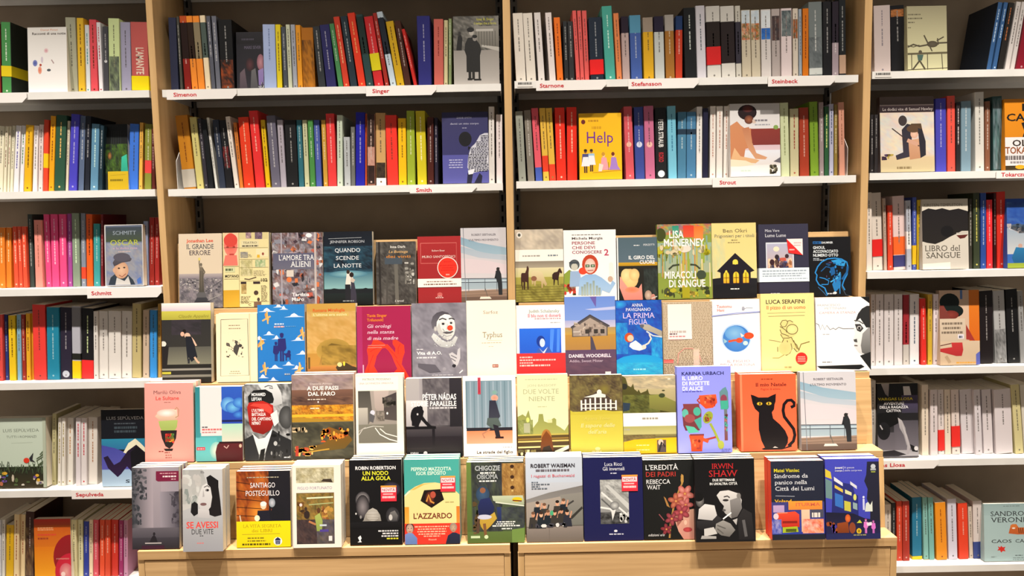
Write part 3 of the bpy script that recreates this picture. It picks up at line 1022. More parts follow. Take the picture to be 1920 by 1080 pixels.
def c_newsprint():
    bg('e6d69e'); r(.02, 0, .34, .44, 'eec8a0'); e(.17, .16, .15, .16, 'e86050', 'ee8070'); e(.17, .10, .15, .09, 'd8483c'); e(.1, .19, .03, .012, 'a83830'); e(.24, .19, .03, .012, 'a83830'); r(.14, .28, .24, .30, 'b84038'); g('.05 .3 .3 .3 .32 .44 .0 .44', 'e87868')
    r(.36, 0, .98, .09, 'd8c890'); n(.5, 0, .62, .08, 3, 3, ['a08090', 'd0b0a8', '604858'], 2); n(.7, 0, .86, .09, 4, 3, ['604868', '302030', 'a08890'], 3)
    r(.40, .11, .78, .20, 'e0d4a8'); t('TEATRO', .44, .74, .15, .026, '4a4030', 's'); k(.42, .78, .19, .018, '5a5040', 1)
    n(.38, .26, .54, .34, 4, 4, ['58585c', '908c88', 'c8c0a8'], 4); r(.72, .22, .98, .33, 'f0dcb0'); r(.74, .3, .8, .34, 'e0b030'); e(.87, .29, .025, .02, '985040')
    n(.38, .37, .64, .58, 6, 6, ['d8cc90', 'b0a870', 'e8dcb0', '908858'], 5); n(.7, .37, .92, .47, 5, 3, ['6a9460', 'c8d0a0', '98a878', 'e0d8b0'], 6); k(.66, .97, .52, .006, '8a8060', 5, .016); k(.4, .66, .3, .006, '9a9070', 3, .014)
    for v in (.205, .36, .47, .65, .93): l(f'.36 {v} .98 {v}', .006, '8a7c50')
    for v in (.2, .45, .62): l(f'.02 {v} .34 {v}', .006, '5a5038')
    l('.35 0 .35 1', .008, '8a7c50'); r(.04, .46, .26, .53, 'cfd0a0'); k(.05, .25, .51, .03, '606848', 1); t('MOYANO', .04, .34, .60, .036, '2a2820', 'b'); t('102', .82, .96, .66, .04, '3a3428', 'b')
    l('.46 .62 .56 .63 .72 .6', .02, '5a4a38'); r(.0, .77, .35, 1, 'cc9a28', 'd8a838'); r(.38, .66, .5, .69, '302428'); n(.39, .69, .5, .82, 3, 4, ['b89858', 'd0b880', '80683c'], 7); r(.65, .66, .8, .69, '38282c'); e(.71, .81, .05, .03, '4a3a30'); e(.76, .9, .03, .025, '504038'); k(.82, .97, .72, .006, '807858', 15, .015); k(.38, .6, .86, .005, '807858', 8, .013); r(.66, .93, .82, 1, '7a5c48'); t('C', .54, .6, .98, .03, '4a4438')
def c_crowd():
    bg('5a5660'); n(0, 0, 1, 1, 12, 16, ['4c4c58', '7a6c74', 'a09aa4', '5c3c40', '8c5848', 'b8b4b8', '303038'], 8); b(0, 0, 1, 1, 95, .03, .075, ['c06050', '8a8a96', 'd8d4d4', '46343c', 'b05a3c', 'a898a0', '2c2c34', '787888', 'd87848', '6c5048'], 9, 4)
    r(.17, 0, .20, 1, 'a8a0a8'); r(.83, 0, .87, 1, 'c0b4b0'); r(.02, .28, .83, .50, '5c5c74', '6a6878'); e(.73, .04, .06, .03, 'f0f0f0'); r(.28, .51, .42, .6, 'd8ccc0'); e(.33, .64, .05, .035, 'e87840')
    t("L'AMORE TRA", .13, .83, .375, .07, 'f4f2f0', 's'); t('ALIENI', .36, .76, .468, .075, 'f4f2f0', 's'); t('Tardzia', .38, .72, .865, .045, 'f0eeee', 'b'); t('Maro', .38, .62, .93, .045, 'f0eeee', 'b')
def c_embrace():
    bg('10141e', '1c3444'); r(0, .35, 1, .55, '14202e', '2c5468'); r(0, .52, 1, .78, '2c5468', '7cacb0'); n(.0, .2, 1, .6, 8, 8, ['121a28', '1c3040', '24465a', '10141e', '345e70'], 10); r(0, .55, 1, .79, '3c6c80', '8cb8b8'); e(.5, .58, .4, .05, '90c0c4', '4a7c90'); r(0, .78, 1, 1, '1c2828', '0c1010')
    g('0 .80 .2 .77 .4 .79 .7 .8 .85 .77 1 .8 1 .84 0 .84', '181c20'); g('.44 .7 .47 .56 .55 .55 .6 .64 .58 .74 .44 .76', 'e4dcd0'); e(.495, .55, .035, .028, '3a2a20'); e(.565, .59, .045, .035, '2a1c18'); r(.43, .72, .54, .95, '202026'); g('.55 .66 .62 .7 .66 .86 .66 .97 .54 .97', '3a3644'); g('.55 .62 .64 .66 .6 .7 .54 .68', 'c8b8a8')
    l('.1 .095 .78 .085', .006, 'c8ccd0'); t('JENNIFER ROBSON', .13, .84, .155, .034, 'c4c8ce', 's'); t('QUANDO', .23, .75, .28, .052, 'e8eaec', 's'); t('SCENDE', .25, .72, .385, .052, 'e8eaec', 's'); t('LA NOTTE', .20, .77, .49, .052, 'e8eaec', 's'); k(.38, .62, .95, .012, 'a8b0b0')
def c_forest_grey():
    bg('3c3834', '34302c'); n(0, 0, 1, 1, 9, 14, ['403c38', '585450', '2c2a28', '6c6862', '34302e'], 11); l('.08 0 .1 1', .05, '2c2826'); l('.5 .3 .52 1', .09, '6a665e'); l('.3 .2 .26 1', .05, '4c4844'); b(.72, .33, .96, .68, 26, .02, .05, ['c4c0b8', '9a968e', '807c74'], 12); r(.22, .25, .66, .36, '46505a')
    t('Inna Dark', .36, .76, .10, .036, 'e0dcd4', 'sb'); t('La Bottega', .32, .80, .18, .040, 'e8b878', 'si'); t('dei vinti', .26, .88, .26, .046, 'e08a30', 's'); t('L\u2019arcol', .46, .68, .96, .03, 'f0f0ec', 'si')
def c_redbox():
    bg('a82a2c', '9c2428'); l('.07 .10 .90 .10 .90 .40 .07 .40 .07 .10', .014, 'd87068'); t('Robert Ilmer', .33, .63, .225, .026, 'f0dcd0', 's'); t('MURO SANTOPEDICI', .10, .87, .32, .034, 'f0dcd0', 's'); e(.5, .865, .06, .03, 'c8605c'); t('m', .45, .55, .9, .02, 'f0d8d0'); k(.40, .62, .92, .012, 'e8c8c0')
def c_redbox_band():
    bg('fbf0e4'); k(.2, .8, .42, .12, '907468', 1, al='c'); k(.12, .9, .75, .15, '7c6054', 1, al='c', ragged=.1)
def c_redbox_sticker():
    e(.5, .5, .5, .5, 'ffd8d0', None, 28); e(.5, .5, .46, .46, 'fa3424', None, 28); k(.3, .7, .25, .05, 'd02018', 1, al='c'); k(.12, .88, .42, .05, 'd02018', 3, .11, al='c'); k(.38, .62, .85, .06, 'ffb0a0', 1, al='c')
def c_pier():
    bg('c8c4c8', 'd4ccce'); g('0 .12 .4 .2 1 .27 1 .37 .5 .34 0 .22', '88a6b8', '9cb4c2'); g('0 .24 .5 .33 1 .38 1 .44 .4 .40 0 .33', 'a4b4c0', 'b8bec8'); g('0 .4 .6 .44 1 .5 1 .62 0 .6', 'd8c8cc'); r(0, .68, 1, .82, '98a8b4', 'a4b4bc'); r(0, .70, 1, .72, 'b8c8d0'); g('0 .84 1 .82 1 1 0 1', '9c8270', '80685a'); r(0, .92, 1, 1, '6c574c')
    for v in (.86, .90, .95): l(f'0 {v} 1 {v-.015}', .008, '6c584a')
    for v in (.675, .725): l(f'0 {v} 1 {v+.005}', .014, '3a4048')
    for x in (.16, .52, .78): l(f'{x} .675 {x} .85', .012, '5a6068')
    l('.52 .8 .58 .94', .012, '5a5850'); g('.4 .95 .42 .92 .62 .92 .66 .95', 'f0e4d4')
    g('.76 .58 .84 .56 .88 .62 .9 .76 .9 .9 .82 .9 .8 .74 .75 .66', '26282c'); e(.81, .555, .035, .025, '2a2826'); r(.80, .535, .85, .545, '303030'); g('.76 .6 .73 .68 .78 .68', '1e2024')
    t('ROBERT SEETHALER', .24, .78, .105, .026, '5a545c', 's'); t("L'ULTIMO MOVIMENTO", .18, .83, .175, .026, '5a545c', 's'); l('.06 0 .1 1', .012, '7c8088')
def c_horses():
    bg('d4c4a8', 'b8ac98'); n(0, 0, 1, .3, 6, 3, ['d8c8b0', 'b8ac9c', 'e0d0b8', 'a89c8c'], 13); r(0, .28, 1, .44, 'fbf4e6'); r(0, .44, 1, .55, '8c8070', 'b0a48c'); r(0, .53, 1, .68, 'dcd0a4', 'c8c080'); r(0, .66, 1, .8, 'a8a048', '989040'); n(0, .76, 1, 1, 8, 4, ['98903c', '6c6428', 'b0a850', '847c34', '584c1c'], 14)
    for j in range(6): l(f'0 {.8+j*.035} 1 {.795+j*.034}', .008, '5c521c')
    e(.09, .075, .06, .045, 'f0e8dc'); e(.09, .075, .03, .022, '4c5048'); k(.15, .55, .375, .018, 'a09890', 1); k(.68, .9, .375, .022, '7c8890', 1)
    g('.115 .62 .13 .60 .2 .6 .23 .55 .235 .51 .26 .505 .28 .54 .27 .6 .27 .68 .265 .83 .24 .83 .235 .73 .2 .72 .19 .83 .165 .83 .16 .73 .145 .72 .135 .78 .115 .78 .11 .68', '4a2c24', '3a2018'); r(.13, .78, .15, .83, '3a2018')
    g('.76 .63 .8 .6 .87 .59 .9 .55 .93 .54 .97 .6 .95 .62 .92 .6 .9 .65 .89 .7 .89 .78 .875 .78 .87 .71 .82 .70 .80 .78 .785 .78 .785 .7 .76 .69', '3e241e', '2e1a16')
    g('.32 .6 .38 .57 .48 .57 .56 .6 .6 .68 .65 .76 .62 .79 .57 .74 .56 .81 .535 .81 .53 .72 .42 .71 .41 .78 .385 .78 .38 .7 .36 .76 .335 .76 .33 .68', 'dccca0', 'b89868'); e(.38, .68, .06, .035, '8c5c44')
def c_band_trio():
    bg('fbf6f0', 'f6f0ee'); r(0, .83, 1, 1, 'f8f4f2'); k(.16, .8, .075, .012, '807870', 1); t('Michela Murgia', .16, .75, .135, .034, '4a3c40', 'b'); t('PERSONE', .16, .60, .205, .042, 'a04858', 'b'); t('CHE DEVI', .16, .60, .27, .042, 'a04858', 'b'); t('CONOSCERE', .16, .73, .335, .042, '984458', 'b'); t('2', .77, .86, .365, .085, 'c04060', 'b')
    g('.0 .62 .1 .56 .2 .6 .24 .74 .2 .86 0 .88', '8a9c3c'); b(0, .76, .22, .92, 14, .03, .07, ['e0503c', 'e8d0b8', 'c84030', '587040'], 15); e(.20, .49, .10, .075, '707878', '484c50'); e(.2, .52, .065, .05, 'c8c4b4'); r(.1, .45, .28, .475, '40464c'); g('.12 .58 .3 .58 .34 .8 .1 .8', '98b0d0')
    e(.5, .49, .155, .14, 'c04428'); e(.36, .58, .08, .05, 'e8482c'); e(.5, .51, .105, .105, 'f0d8cc', 'e0b8a8'); r(.41, .49, .49, .53, '40583c'); r(.51, .49, .59, .53, '40583c'); r(.43, .5, .47, .52, 'a8c0a0'); r(.53, .5, .57, .52, 'a8c0a0'); l('.45 .575 .56 .572', .014, 'a84848')
    g('.3 .68 .42 .63 .6 .63 .72 .68 .88 .78 .92 .72 .98 .76 .86 .9 .72 .86 .7 .92 .26 .92', '90b4dc', 'a8c4e0')
    for j, x in enumerate((.32, .37, .42, .48, .54, .6, .65)): r(x, (.8, .77, .74, .76, .72, .79, .82)[j], x + .04, .93, '8c9c94', 'b4c0b4')
    g('.86 .48 .9 .46 .94 .48 .96 .7 .86 .72', 'f0e8e0'); e(.88, .7, .05, .04, 'c8a890')
def c_kissing():
    bg('f6f0ec'); r(.03, 0, 1, .45, '50646e', '5a6c78'); r(.03, .40, 1, .455, 'd0a028', 'b88c20'); r(.03, .455, 1, 1, '26241e', '1c1a14'); e(.3, .66, .22, .16, 'f0d890', 'e0b878'); e(.22, .6, .13, .1, 'f4e0a0', 'e8c888'); e(.42, .6, .13, .1, 'f4dc98', 'e0b878'); g('.06 .62 .14 .7 .3 .84 .5 .84 .6 .74 .62 1 .16 1 .05 .8', 'f0a090', 'e88878'); e(.36, .84, .18, .05, 'f07850', 'e89070'); n(.66, .5, 1, .95, 4, 5, ['2c3430', '1c1c1a', '3c4440'], 16); e(.76, .93, .09, .08, 'd8c0a8', 'a08070'); e(.88, .97, .06, .06, 'c88878'); l('.84 .98 .98 .95', .02, 'd0d8d0')
    k(.42, .6, .135, .014, 'e0e0e0', 1); t('PERZETTI', .66, .94, .135, .028, 'e8e8e8', 's'); t('IL GIRO DEL', .29, .94, .35, .055, 'f4f2f0', 'b'); t('CUORE', .56, .94, .425, .055, 'f4f2f0', 'b')
def c_paintdrip():
    bg('8a9a40'); r(0, .25, 1, .65, '98b098', 'a8b090'); n(0, .0, 1, .14, 12, 3, ['d84030', 'e88030', '48a080', '705090', 'b0b030', '8c3c50'], 17); r(.48, .02, .68, .18, 'd83c28', 'e05838'); r(.68, .03, .85, .22, 'e8702c', 'e09048'); r(.28, .02, .4, .14, '2c8c74', '50a888'); e(.06, .14, .1, .09, '40461c'); b(.0, .25, .2, .5, 14, .03, .06, ['b8b040', '707c30', '98a060'], 18)
    rg = random.Random(19)
    for j in range(40):
        x = rg.random(); y = rg.uniform(.15, .55); hh = rg.uniform(.15, .45); r(x, y, min(1, x + rg.uniform(.008, .035)), min(1, y + hh), rg.choice(['c0b048', '98a838', 'd0a050', '80a090', 'e0d0a0', '687828', '94b8b0', 'c88838']))
    e(.5, .33, .12, .05, 'f0d8c8'); b(.0, .28, 1, .42, 18, .03, .08, ['b8b020', 'a8a838', 'd8c8a0'], 20); l('.2 .6 .28 .55 .4 .54', .03, '3c4430'); l('.6 .54 .7 .55 .78 .6', .03, '3c4430'); e(.2, .9, .1, .06, '484c30'); b(.05, .82, .95, .98, 30, .02, .06, ['50582c', 'b8b030', '8a9430', '363c20', 'c8a850'], 21); r(.44, .84, .58, .99, 'a8a020'); e(.8, .68, .09, .06, '404a38')
    t('LISA', .22, .49, .185, .095, 'f4f4ec', 'b'); t('M\u1d04INERNEY', .12, .87, .295, .095, 'f4f2ec', 'b') if 0 else t('McINERNEY', .12, .87, .295, .095, 'f4f2ec', 'b'); t('MIRACOLI', .12, .70, .725, .092, 'f4f2ec', 'b'); t('DI SANGUE', .20, .87, .84, .092, 'f4f2ec', 'b')
def c_house():
    bg('ecd488', 'e4d490'); n(0, .2, .3, .9, 4, 6, ['dccc90', 'ccd0a0', 'e8d890'], 22); g('0 .74 .3 .72 1 .74 1 1 0 1', '1a1a20'); g('.1 .64 .52 .40 .95 .64 .86 .66 .86 .84 .18 .84 .18 .66', '1e1822'); r(0, .82, 1, 1, '14141a'); e(.52, .52, .06, .035, 'f8d850'); r(.46, .51, .58, .55, 'f8d850')
    for x in (.24, .46, .68): e(x + .07, .70, .065, .05, 'f8cc38'); r(x + .005, .70, x + .135, .80, 'f8c830', 'f0a828')
    for x in (.31, .53, .75): l(f'{x} .66 {x} .8', .014, '3a2c18'); l(f'{x-.06} .73 {x+.06} .73', .012, '3a2c18')
    for x in (.31, .74): e(x, .645, .025, .016, 'f8d850')
    t('Ben Okri', .25, .80, .125, .045, '6a6448', 's'); t('Prigionieri per i titoli', .06, .96, .19, .04, '6a7468', 's'); k(.44, .6, .235, .012, '7a7048', 1); k(.36, .72, .265, .008, '7a7048', 1); k(.40, .62, .885, .014, 'f0f0e8', 1)
def c_brochure():
    bg('38364a', '2e2c40'); t('Mina Vere', .13, .42, .105, .036, 'd8d8e0', 's'); t('Lume Lume', .13, .55, .175, .044, 'e4e4ea', 's'); r(.14, .25, .70, .64, 'd8dce4'); r(.16, .27, .68, .66, 'b4b4cc', 'c8a898'); e(.35, .34, .06, .035, 'f0e0c0'); b(.18, .46, .66, .66, 24, .04, .08, ['d88858', 'e8a070', '503038', 'c85848', 'f0c8a8', '5868a0'], 23); e(.26, .52, .05, .04, '3a2028'); e(.36, .45, .045, .035, '30242c'); e(.56, .44, .04, .03, '402830'); r(.3, .61, .62, .66, 'd84840')
    k(.22, .42, .965, .022, 'd0d4dc', 1)
def c_brochure_band():
    bg('dde8f0'); k(.06, .96, .26, .09, '98a4b0', 1, ragged=.1); k(.06, .96, .46, .08, '98a4b0', 2, .16, ragged=.15); k(.4, .96, .82, .07, 'a0acb8', 1, al='r')
def c_corner_sticker():
    g('0 0 1 0 1 1', 'f8e8e4'); g('0 0 1 1 .1 .85', 'f02c2c'); k(.15, .5, .7, .08, 'f8c0b8', 1); k(.45, .95, .28, .06, 'd0a0a0', 2, .15)
def c_bluehead():
    bg('121216', '0c0c10'); r(.1, .075, .30, .115, '2c70b8'); k(.11, .29, .108, .022, '103050', 1); t('DAUMNER', .31, .58, .112, .032, 'e4e8ec', 'b'); t('GHOUL', .1, .39, .20, .045, 'e8eef0', 'b'); t('ACCOVACCIATO', .1, .70, .265, .045, 'e8eef0', 'b'); t('NUMERO OTTO', .1, .70, .33, .045, 'e8eef0', 'b'); k(.1, .26, .37, .014, 'b0b8c0', 1); k(.1, .4, .395, .014, 'b0b8c0', 1)
    c1, c2 = '2888d0', '1c5c98'
    l('.30 .42 .2 .5 .14 .6 .18 .64 .16 .72 .22 .8 .36 .86 .42 .98', .03, c1); l('.3 .42 .44 .37 .62 .36 .78 .38 .9 .43 .93 .52 .9 .64 .82 .74 .78 .82 .84 .9', .03, c1); l('.24 .68 .36 .7 .46 .74 .44 .8 .28 .8', .022, c1); l('.28 .58 .4 .5 .5 .52', .022, c2); g('.52 .4 .7 .38 .88 .42 .84 .5 .66 .48', '3098d8'); g('.5 .52 .6 .5 .62 .62 .52 .66', c2); g('.64 .66 .76 .62 .74 .84 .6 .94 .54 .8', '2478b8'); l('.5 .76 .66 .7 .74 .6', .03, '48a8e0'); l('.78 .72 .9 .6 .92 .5', .05, c2); b(.4, .42, .85, .8, 26, .015, .035, [c1, c2, '185080', '4c3c60'], 24); l('.2 .84 .34 .94 .4 1', .014, '3870a0'); l('.72 .82 .72 .96', .02, c1); l('.76 .84 .86 .98 .96 1', .012, '506070'); e(.6, .945, .045, .022, 'd8dcdc'); k(.42, .6, .965, .02, 'c8ccd0', 1)

# ------------------------------------------------------------------ second tier
def c_dance():
    bg('b4aa48'); r(0, 0, 1, .10, 'f0e8e0', 'c8b8c4'); r(0, .10, 1, .21, 'c4bc4c', 'a8a03c'); t('Claude Appalini', .34, .95, .185, .036, '7c7424', 'i'); r(0, .21, 1, 1, '2c2a2a', '34322c'); r(0, .55, 1, .77, '54524a', '747262'); n(.2, .21, .8, .4, 4, 3, ['302c30', '3c343c', '282628'], 25); r(0, .77, 1, .83, '1c1a18'); r(0, .82, 1, .845, '86827a'); r(0, .845, 1, .90, '201e1c'); r(0, .86, .18, .89, 'b0a838'); r(0, .9, 1, .93, '7a766c'); r(0, .93, 1, 1, '262420'); k(.36, .7, .985, .02, 'd8d4cc', 1)
    e(.46, .355, .035, .025, '1c1410'); e(.42, .39, .04, .028, 'dca890'); e(.52, .41, .06, .035, 'd8b098'); l('.56 .41 .64 .47 .7 .54', .035, 'd8b098'); g('.48 .42 .6 .42 .66 .52 .72 .68 .6 .74 .54 .68 .52 .74 .5 .6', '1a1c24'); l('.66 .68 .72 .74 .76 .755', .04, 'c8a488'); l('.55 .7 .54 .76', .04, '28282c'); e(.03, .51, .06, .035, 'd8d4c8'); e(.04, .62, .05, .04, 'd09880'); g('0 .54 .14 .54 .1 .8 0 .82', '201c1c')
def c_framed():
    bg('efdfb8', 'f2e4c0'); l('.12 .085 .77 .08 .79 .905 .10 .91 .12 .085', .016, '6c6858'); r(.125, .095, .765, .895, 'ecd8b4', 'f2e0bc'); k(.3, .6, .18, .014, '98886c', 2, .045, al='c'); b(.24, .38, .66, .64, 26, .012, .03, ['5c544c', '8a8070', '3c3834'], 26); l('.28 .44 .42 .52 .58 .46', .014, '5c544c'); g('.42 .5 .5 .42 .56 .5 .5 .62 .42 .56', '484440'); e(.58, .47, .05, .025, '3c3836'); e(.49, .42, .04, .025, '504a44'); e(.28, .45, .04, .025, '605850'); k(.3, .6, .85, .01, '98886c', 2, .03, al='c')
    r(.80, 0, .83, 1, 'd8c8a0')
def c_skyfamily():
    bg('2a80c8', '2472c0')
    for x, y, s in ((.2, .085, .19), (.45, .03, .12), (.56, .06, .1), (.78, .16, .22), (.03, .45, .15), (.24, .39, .13), (.4, .445, .11), (.86, .47, .16), (.95, .65, .15), (.36, .83, .18), (.65, .79, .14), (.82, .84, .12), (.1, .95, .13), (.32, .99, .12)):
        g(f'{max(0,x-s)} {y+.008} {x-s*.4} {y-.006} {x-s*.25} {y-.03} {x} {y-.045} {x+s*.2} {y-.03} {x+s*.4} {y-.008} {min(1,x+s)} {y+.008}', 'f4f4f8', 'c8d8f0')
    for x, y, d in ((.2, .16, -.35), (.95, .38, -.4), (.06, .5, .8), (.14, .83, -.4), (.88, .84, .2)):
        e(x, y, .035, .06, 'e8a048', 'd89040', 8, d); l(f'{max(0,x-.1)} {y+.05} {min(1,x+.08)} {y-.01}', .035, 'd8b070'); l(f'{x} {y-.08} {x+.02} {y+.09}', .03, 'e8b468')
    c_ = '2a2a6c'; man(.51, .74, .37, c_, c_, c_); man(.385, .735, .25, c_, c_, c_); e(.64, .66, .06, .03, c_); l('.6 .66 .56 .64', .03, c_); l('.6 .68 .6 .73', .025, c_); l('.68 .66 .68 .72', .025, c_); e(.66, .62, .035, .022, c_); l('.43 .56 .4 .6', .03, c_)
    k(.36, .62, .265, .02, 'c0d4ec', 1); k(.35, .62, .30, .02, 'e8b0b0', 1); k(.6, .85, .29, .008, '6ca8dc', 1); k(.56, .7, .92, .02, 'a8b0b8', 1)
def c_sandstorm():
    bg('c89c48', 'a87430'); n(0, .1, 1, .65, 6, 7, ['d0a460', 'c89850', 'b88c40', 'd8b070', 'c09448'], 27); e(.55, .62, .36, .16, '7c6428', 'b08c40'); g('.24 .8 .34 .58 .5 .52 .8 .56 1 .64 1 .82', '6c5420', 'a07838'); n(.3, .55, 1, .8, 5, 4, ['806428', '9c7c34', '6c5420', 'b08c40'], 28); r(0, .82, 1, 1, 'b87838', '985824'); g('.58 .84 .64 .78 .8 .78 .9 .82 1 .84 1 .88 .62 .88', '3c2c18'); e(.66, .8, .05, .03, 'd8c080'); e(.75, .79, .02, .03, 'e8c838'); r(.02, .7, .06, .85, '5c4420'); t('Romana Mirafoglia', .13, .78, .105, .038, 'd86028', 'b'); r(.1, .12, .86, .17, 'd0b060'); t("L'ultima era estiva", .14, .82, .16, .032, 'f0e4b0', '')
def c_hands():
    bg('a4204c', '9c1c48'); r(0, 0, .1, 1, 'b02c5c', 'a02c68'); f_ = 'fa3c24'
    g('.11 1 .14 .88 .2 .78 .2 .68 .18 .6 .2 .55 .27 .52 .3 .46 .36 .44 .4 .47 .46 .49 .54 .53 .52 .57 .46 .58 .42 .62 .36 .68 .34 .74 .31 .82 .37 .9 .38 1', f_); g('.64 1 .66 .92 .74 .86 .68 .76 .64 .68 .58 .61 .52 .57 .5 .54 .56 .52 .6 .55 .66 .6 .7 .64 .71 .58 .66 .52 .66 .47 .72 .46 .8 .50 .87 .54 .88 .64 .84 .72 .82 .8 .9 .9 .97 1', f_)
    for sg in ('.24 .56 .32 .52 .42 .53', '.24 .62 .34 .58 .44 .56', '.3 .66 .22 .8 .17 .98', '.8 .52 .76 .58 .76 .66', '.58 .58 .68 .66 .74 .72', '.72 .74 .82 .86 .9 .99'): l(sg, .014, 'c42a22')
    t('Tania Singer', .19, .56, .145, .036, 'e88420', 'sb'); t('Trifunovi\u0107', .19, .50, .205, .036, 'e88420', 'sb'); t('Gli orologi', .19, .63, .295, .045, 'f0d0e0', 'si'); t('nella stanza', .19, .69, .375, .045, 'f0d0e0', 'si'); t('di mia madre', .19, .76, .46, .045, 'f0d0e0', 'si'); l('.2 .535 .52 .535', .008, 'f8a090'); l('.2 .565 .46 .565', .008, 'f8a090'); l('.11 .8 .11 .98', .02, 'e8b0c8'); t('Voland', .17, .43, .965, .035, 'f8b020', 'b'); r(.38, .965, .64, 1, '441828')
def c_clown():
    bg('8e8a94', '7c7882'); n(0, 0, 1, 1, 8, 10, ['8a8690', '9a96a0', '7a7680', '6c6872'], 29); g('.36 .34 .34 .26 .37 .18 .44 .13 .54 .11 .64 .13 .68 .17 .6 .16 .5 .19 .44 .26 .43 .36', '4c4850', '6c6870'); g('.43 .34 .44 .25 .5 .18 .58 .15 .66 .16 .73 .21 .755 .27 .76 .35 .74 .42 .69 .475 .62 .50 .54 .47 .47 .41', 'f2f1ea', 'd4d2cc'); g('.43 .34 .47 .41 .54 .47 .62 .5 .6 .44 .52 .36 .48 .26', 'c4c2be'); e(.415, .345, .03, .035, 'd8d4cc', 'a8a4a4')
    e(.55, .275, .055, .03, '8c8890', 'ecebe4'); e(.55, .28, .024, .014, '1c1a1e'); e(.69, .265, .045, .028, '8c8890', 'ecebe4'); e(.69, .27, .02, .013, '1c1a1e'); l('.48 .225 .54 .205 .61 .225', .022, '3c383e'); l('.65 .215 .7 .205 .75 .225', .022, '3c383e'); g('.62 .27 .66 .34 .6 .36', 'c8c6c0'); e(.67, .335, .05, .036, 'fa5030', 'e03c20'); l('.54 .345 .57 .375 .55 .40', .012, '8c888c'); g('.54 .395 .6 .38 .66 .385 .71 .375 .73 .385 .68 .41 .6 .415', '5c585c'); l('.55 .43 .62 .445 .7 .43', .01, '9c989c')
    g('.38 .40 .44 .43 .52 .49 .62 .525 .7 .50 .76 .44 .80 .47 .76 .54 .7 .585 .62 .60 .5 .585 .4 .52 .34 .45', 'dcdcd8', 'b4b4b4'); b(.36, .42, .80, .59, 60, .006, .012, ['f4f4f0', '8c8c90', 'c4c4c4'], 30, 4)
    g('.64 .68 .7 .66 .78 .7 .8 .62 .84 .6 .84 .74 .8 .82 .76 .86 .7 .78', 'c4c0c4'); l('.68 .7 .78 .74', .014, '5c5860'); l('.68 .74 .76 .78', .014, '5c5860'); e(.73, .84, .035, .022, '24222a'); g('.1 .8 .4 .82 .5 .92 .3 .93 .1 .85', '5c5862'); e(.56, .88, .03, .024, '9a969e'); t('Vita di A.O.', .08, .52, .685, .04, 'f6f4f4', 'b'); k(.08, .2, .62, .012, 'd8d4d8', 1); k(.08, .42, .735, .018, 'dcd8dc', 1, ragged=0); k(.34, .72, .965, .01, 'd0ccd0', 1, ragged=0); l('.82 .94 .88 .9', .02, 'e8e8ea')
def c_plaincream():
    bg('faf2dc', 'f8efd6'); t('Sarfoz', .34, .64, .175, .042, 'a07c68', 's'); t('Typhus', .32, .72, .48, .07, '8a7058', 's'); l('.42 .52 .72 .52', .006, 'e0a088'); k(.3, .72, .555, .008, 'c0a080', 1); k(.44, .6, .60, .006, 'c8b090', 1); r(.51, .83, .63, .87, '8c2820'); k(.52, .62, .86, .02, 'e8b0a0', 1)
def c_bluewoman():
    bg('fbf2ee'); t('Judith Schalansky', .26, .90, .105, .04, '98a498', 'sb'); t('Il blu non ti donerà', .24, .92, .17, .045, 'd06880', 'sb'); k(.38, .92, .20, .016, 'c09098', 1, ragged=.05, al='r'); k(.7, .9, .255, .012, 'a8a8a8', 1, al='r'); r(.06, .325, .92, .69, '2c6ce0', '2458c8'); g('.7 .34 .78 .34 .74 .66 .68 .66', '4c88f0'); g('.84 .34 .9 .34 .88 .66 .82 .66', '4c88f0'); e(.5, .51, .09, .08, '1c3890'); e(.53, .53, .055, .06, 'c8d8f4'); g('.44 .6 .54 .64 .66 .58 .72 .66 .7 .69 .4 .69', '3a5cb0'); g('.46 .6 .54 .66 .64 .59 .56 .69', 'd0dcf0')
def c_bluewoman_band():
    bg('f83434', 'f02c30'); k(.06, .32, .2, .06, 'ffb8b0', 1, ragged=0); k(.06, .84, .32, .06, 'ffc0b8', 1, ragged=.1); k(.06, .34, .44, .06, 'ffb8b0', 1); k(.06, .74, .56, .07, 'ffc0b8', 1, ragged=.1)
def c_barnhouse():
    bg('6888d0', '98b0e0'); r(0, .3, 1, .4, 'a4a8d0', 'c8c0d0'); g('.5 0 .63 0 .62 .14', '6858a0'); g('.4 .16 1 .13 1 .17 .6 .18', 'b8bce0'); r(0, .39, 1, .5, 'a88c60', 'c49c3c'); r(0, .48, 1, .68, 'b8883c', 'a87c44'); g('.12 .39 .5 .24 .86 .38 .84 .40 .84 .5 .14 .51 .14 .41', '58504c'); g('.16 .4 .5 .27 .82 .39 .82 .5 .16 .5', 'a8988c', '9c8c80'); l('.12 .39 .5 .235 .88 .38', .03, '444048'); b(.18, .32, .8, .5, 36, .02, .05, ['c4b4a4', '7c6c64', '8c7c70', '5c5050', 'b8a494'], 31, 4)
    for x in (.4, .57, .7): r(x, .415, x + .08, .47, '3a3430')
    r(.16, .44, .3, .45, 'd0c4b8'); g('.5 .5 .54 .52 .62 .7 .5 .7', '4c4454'); r(0, .675, 1, 1, '5c4460', '644858'); n(0, .78, 1, 1, 5, 4, ['5c4458', '6c4c5c', '503c50'], 32); t('DANIEL WOODRELL', .07, .90, .77, .04, 'f4e4ec', 'b'); t('Addio, Sweet Mister', .08, .74, .83, .032, 'c8b4c4', ''); r(.78, .955, .89, 1, 'f0e8e4')
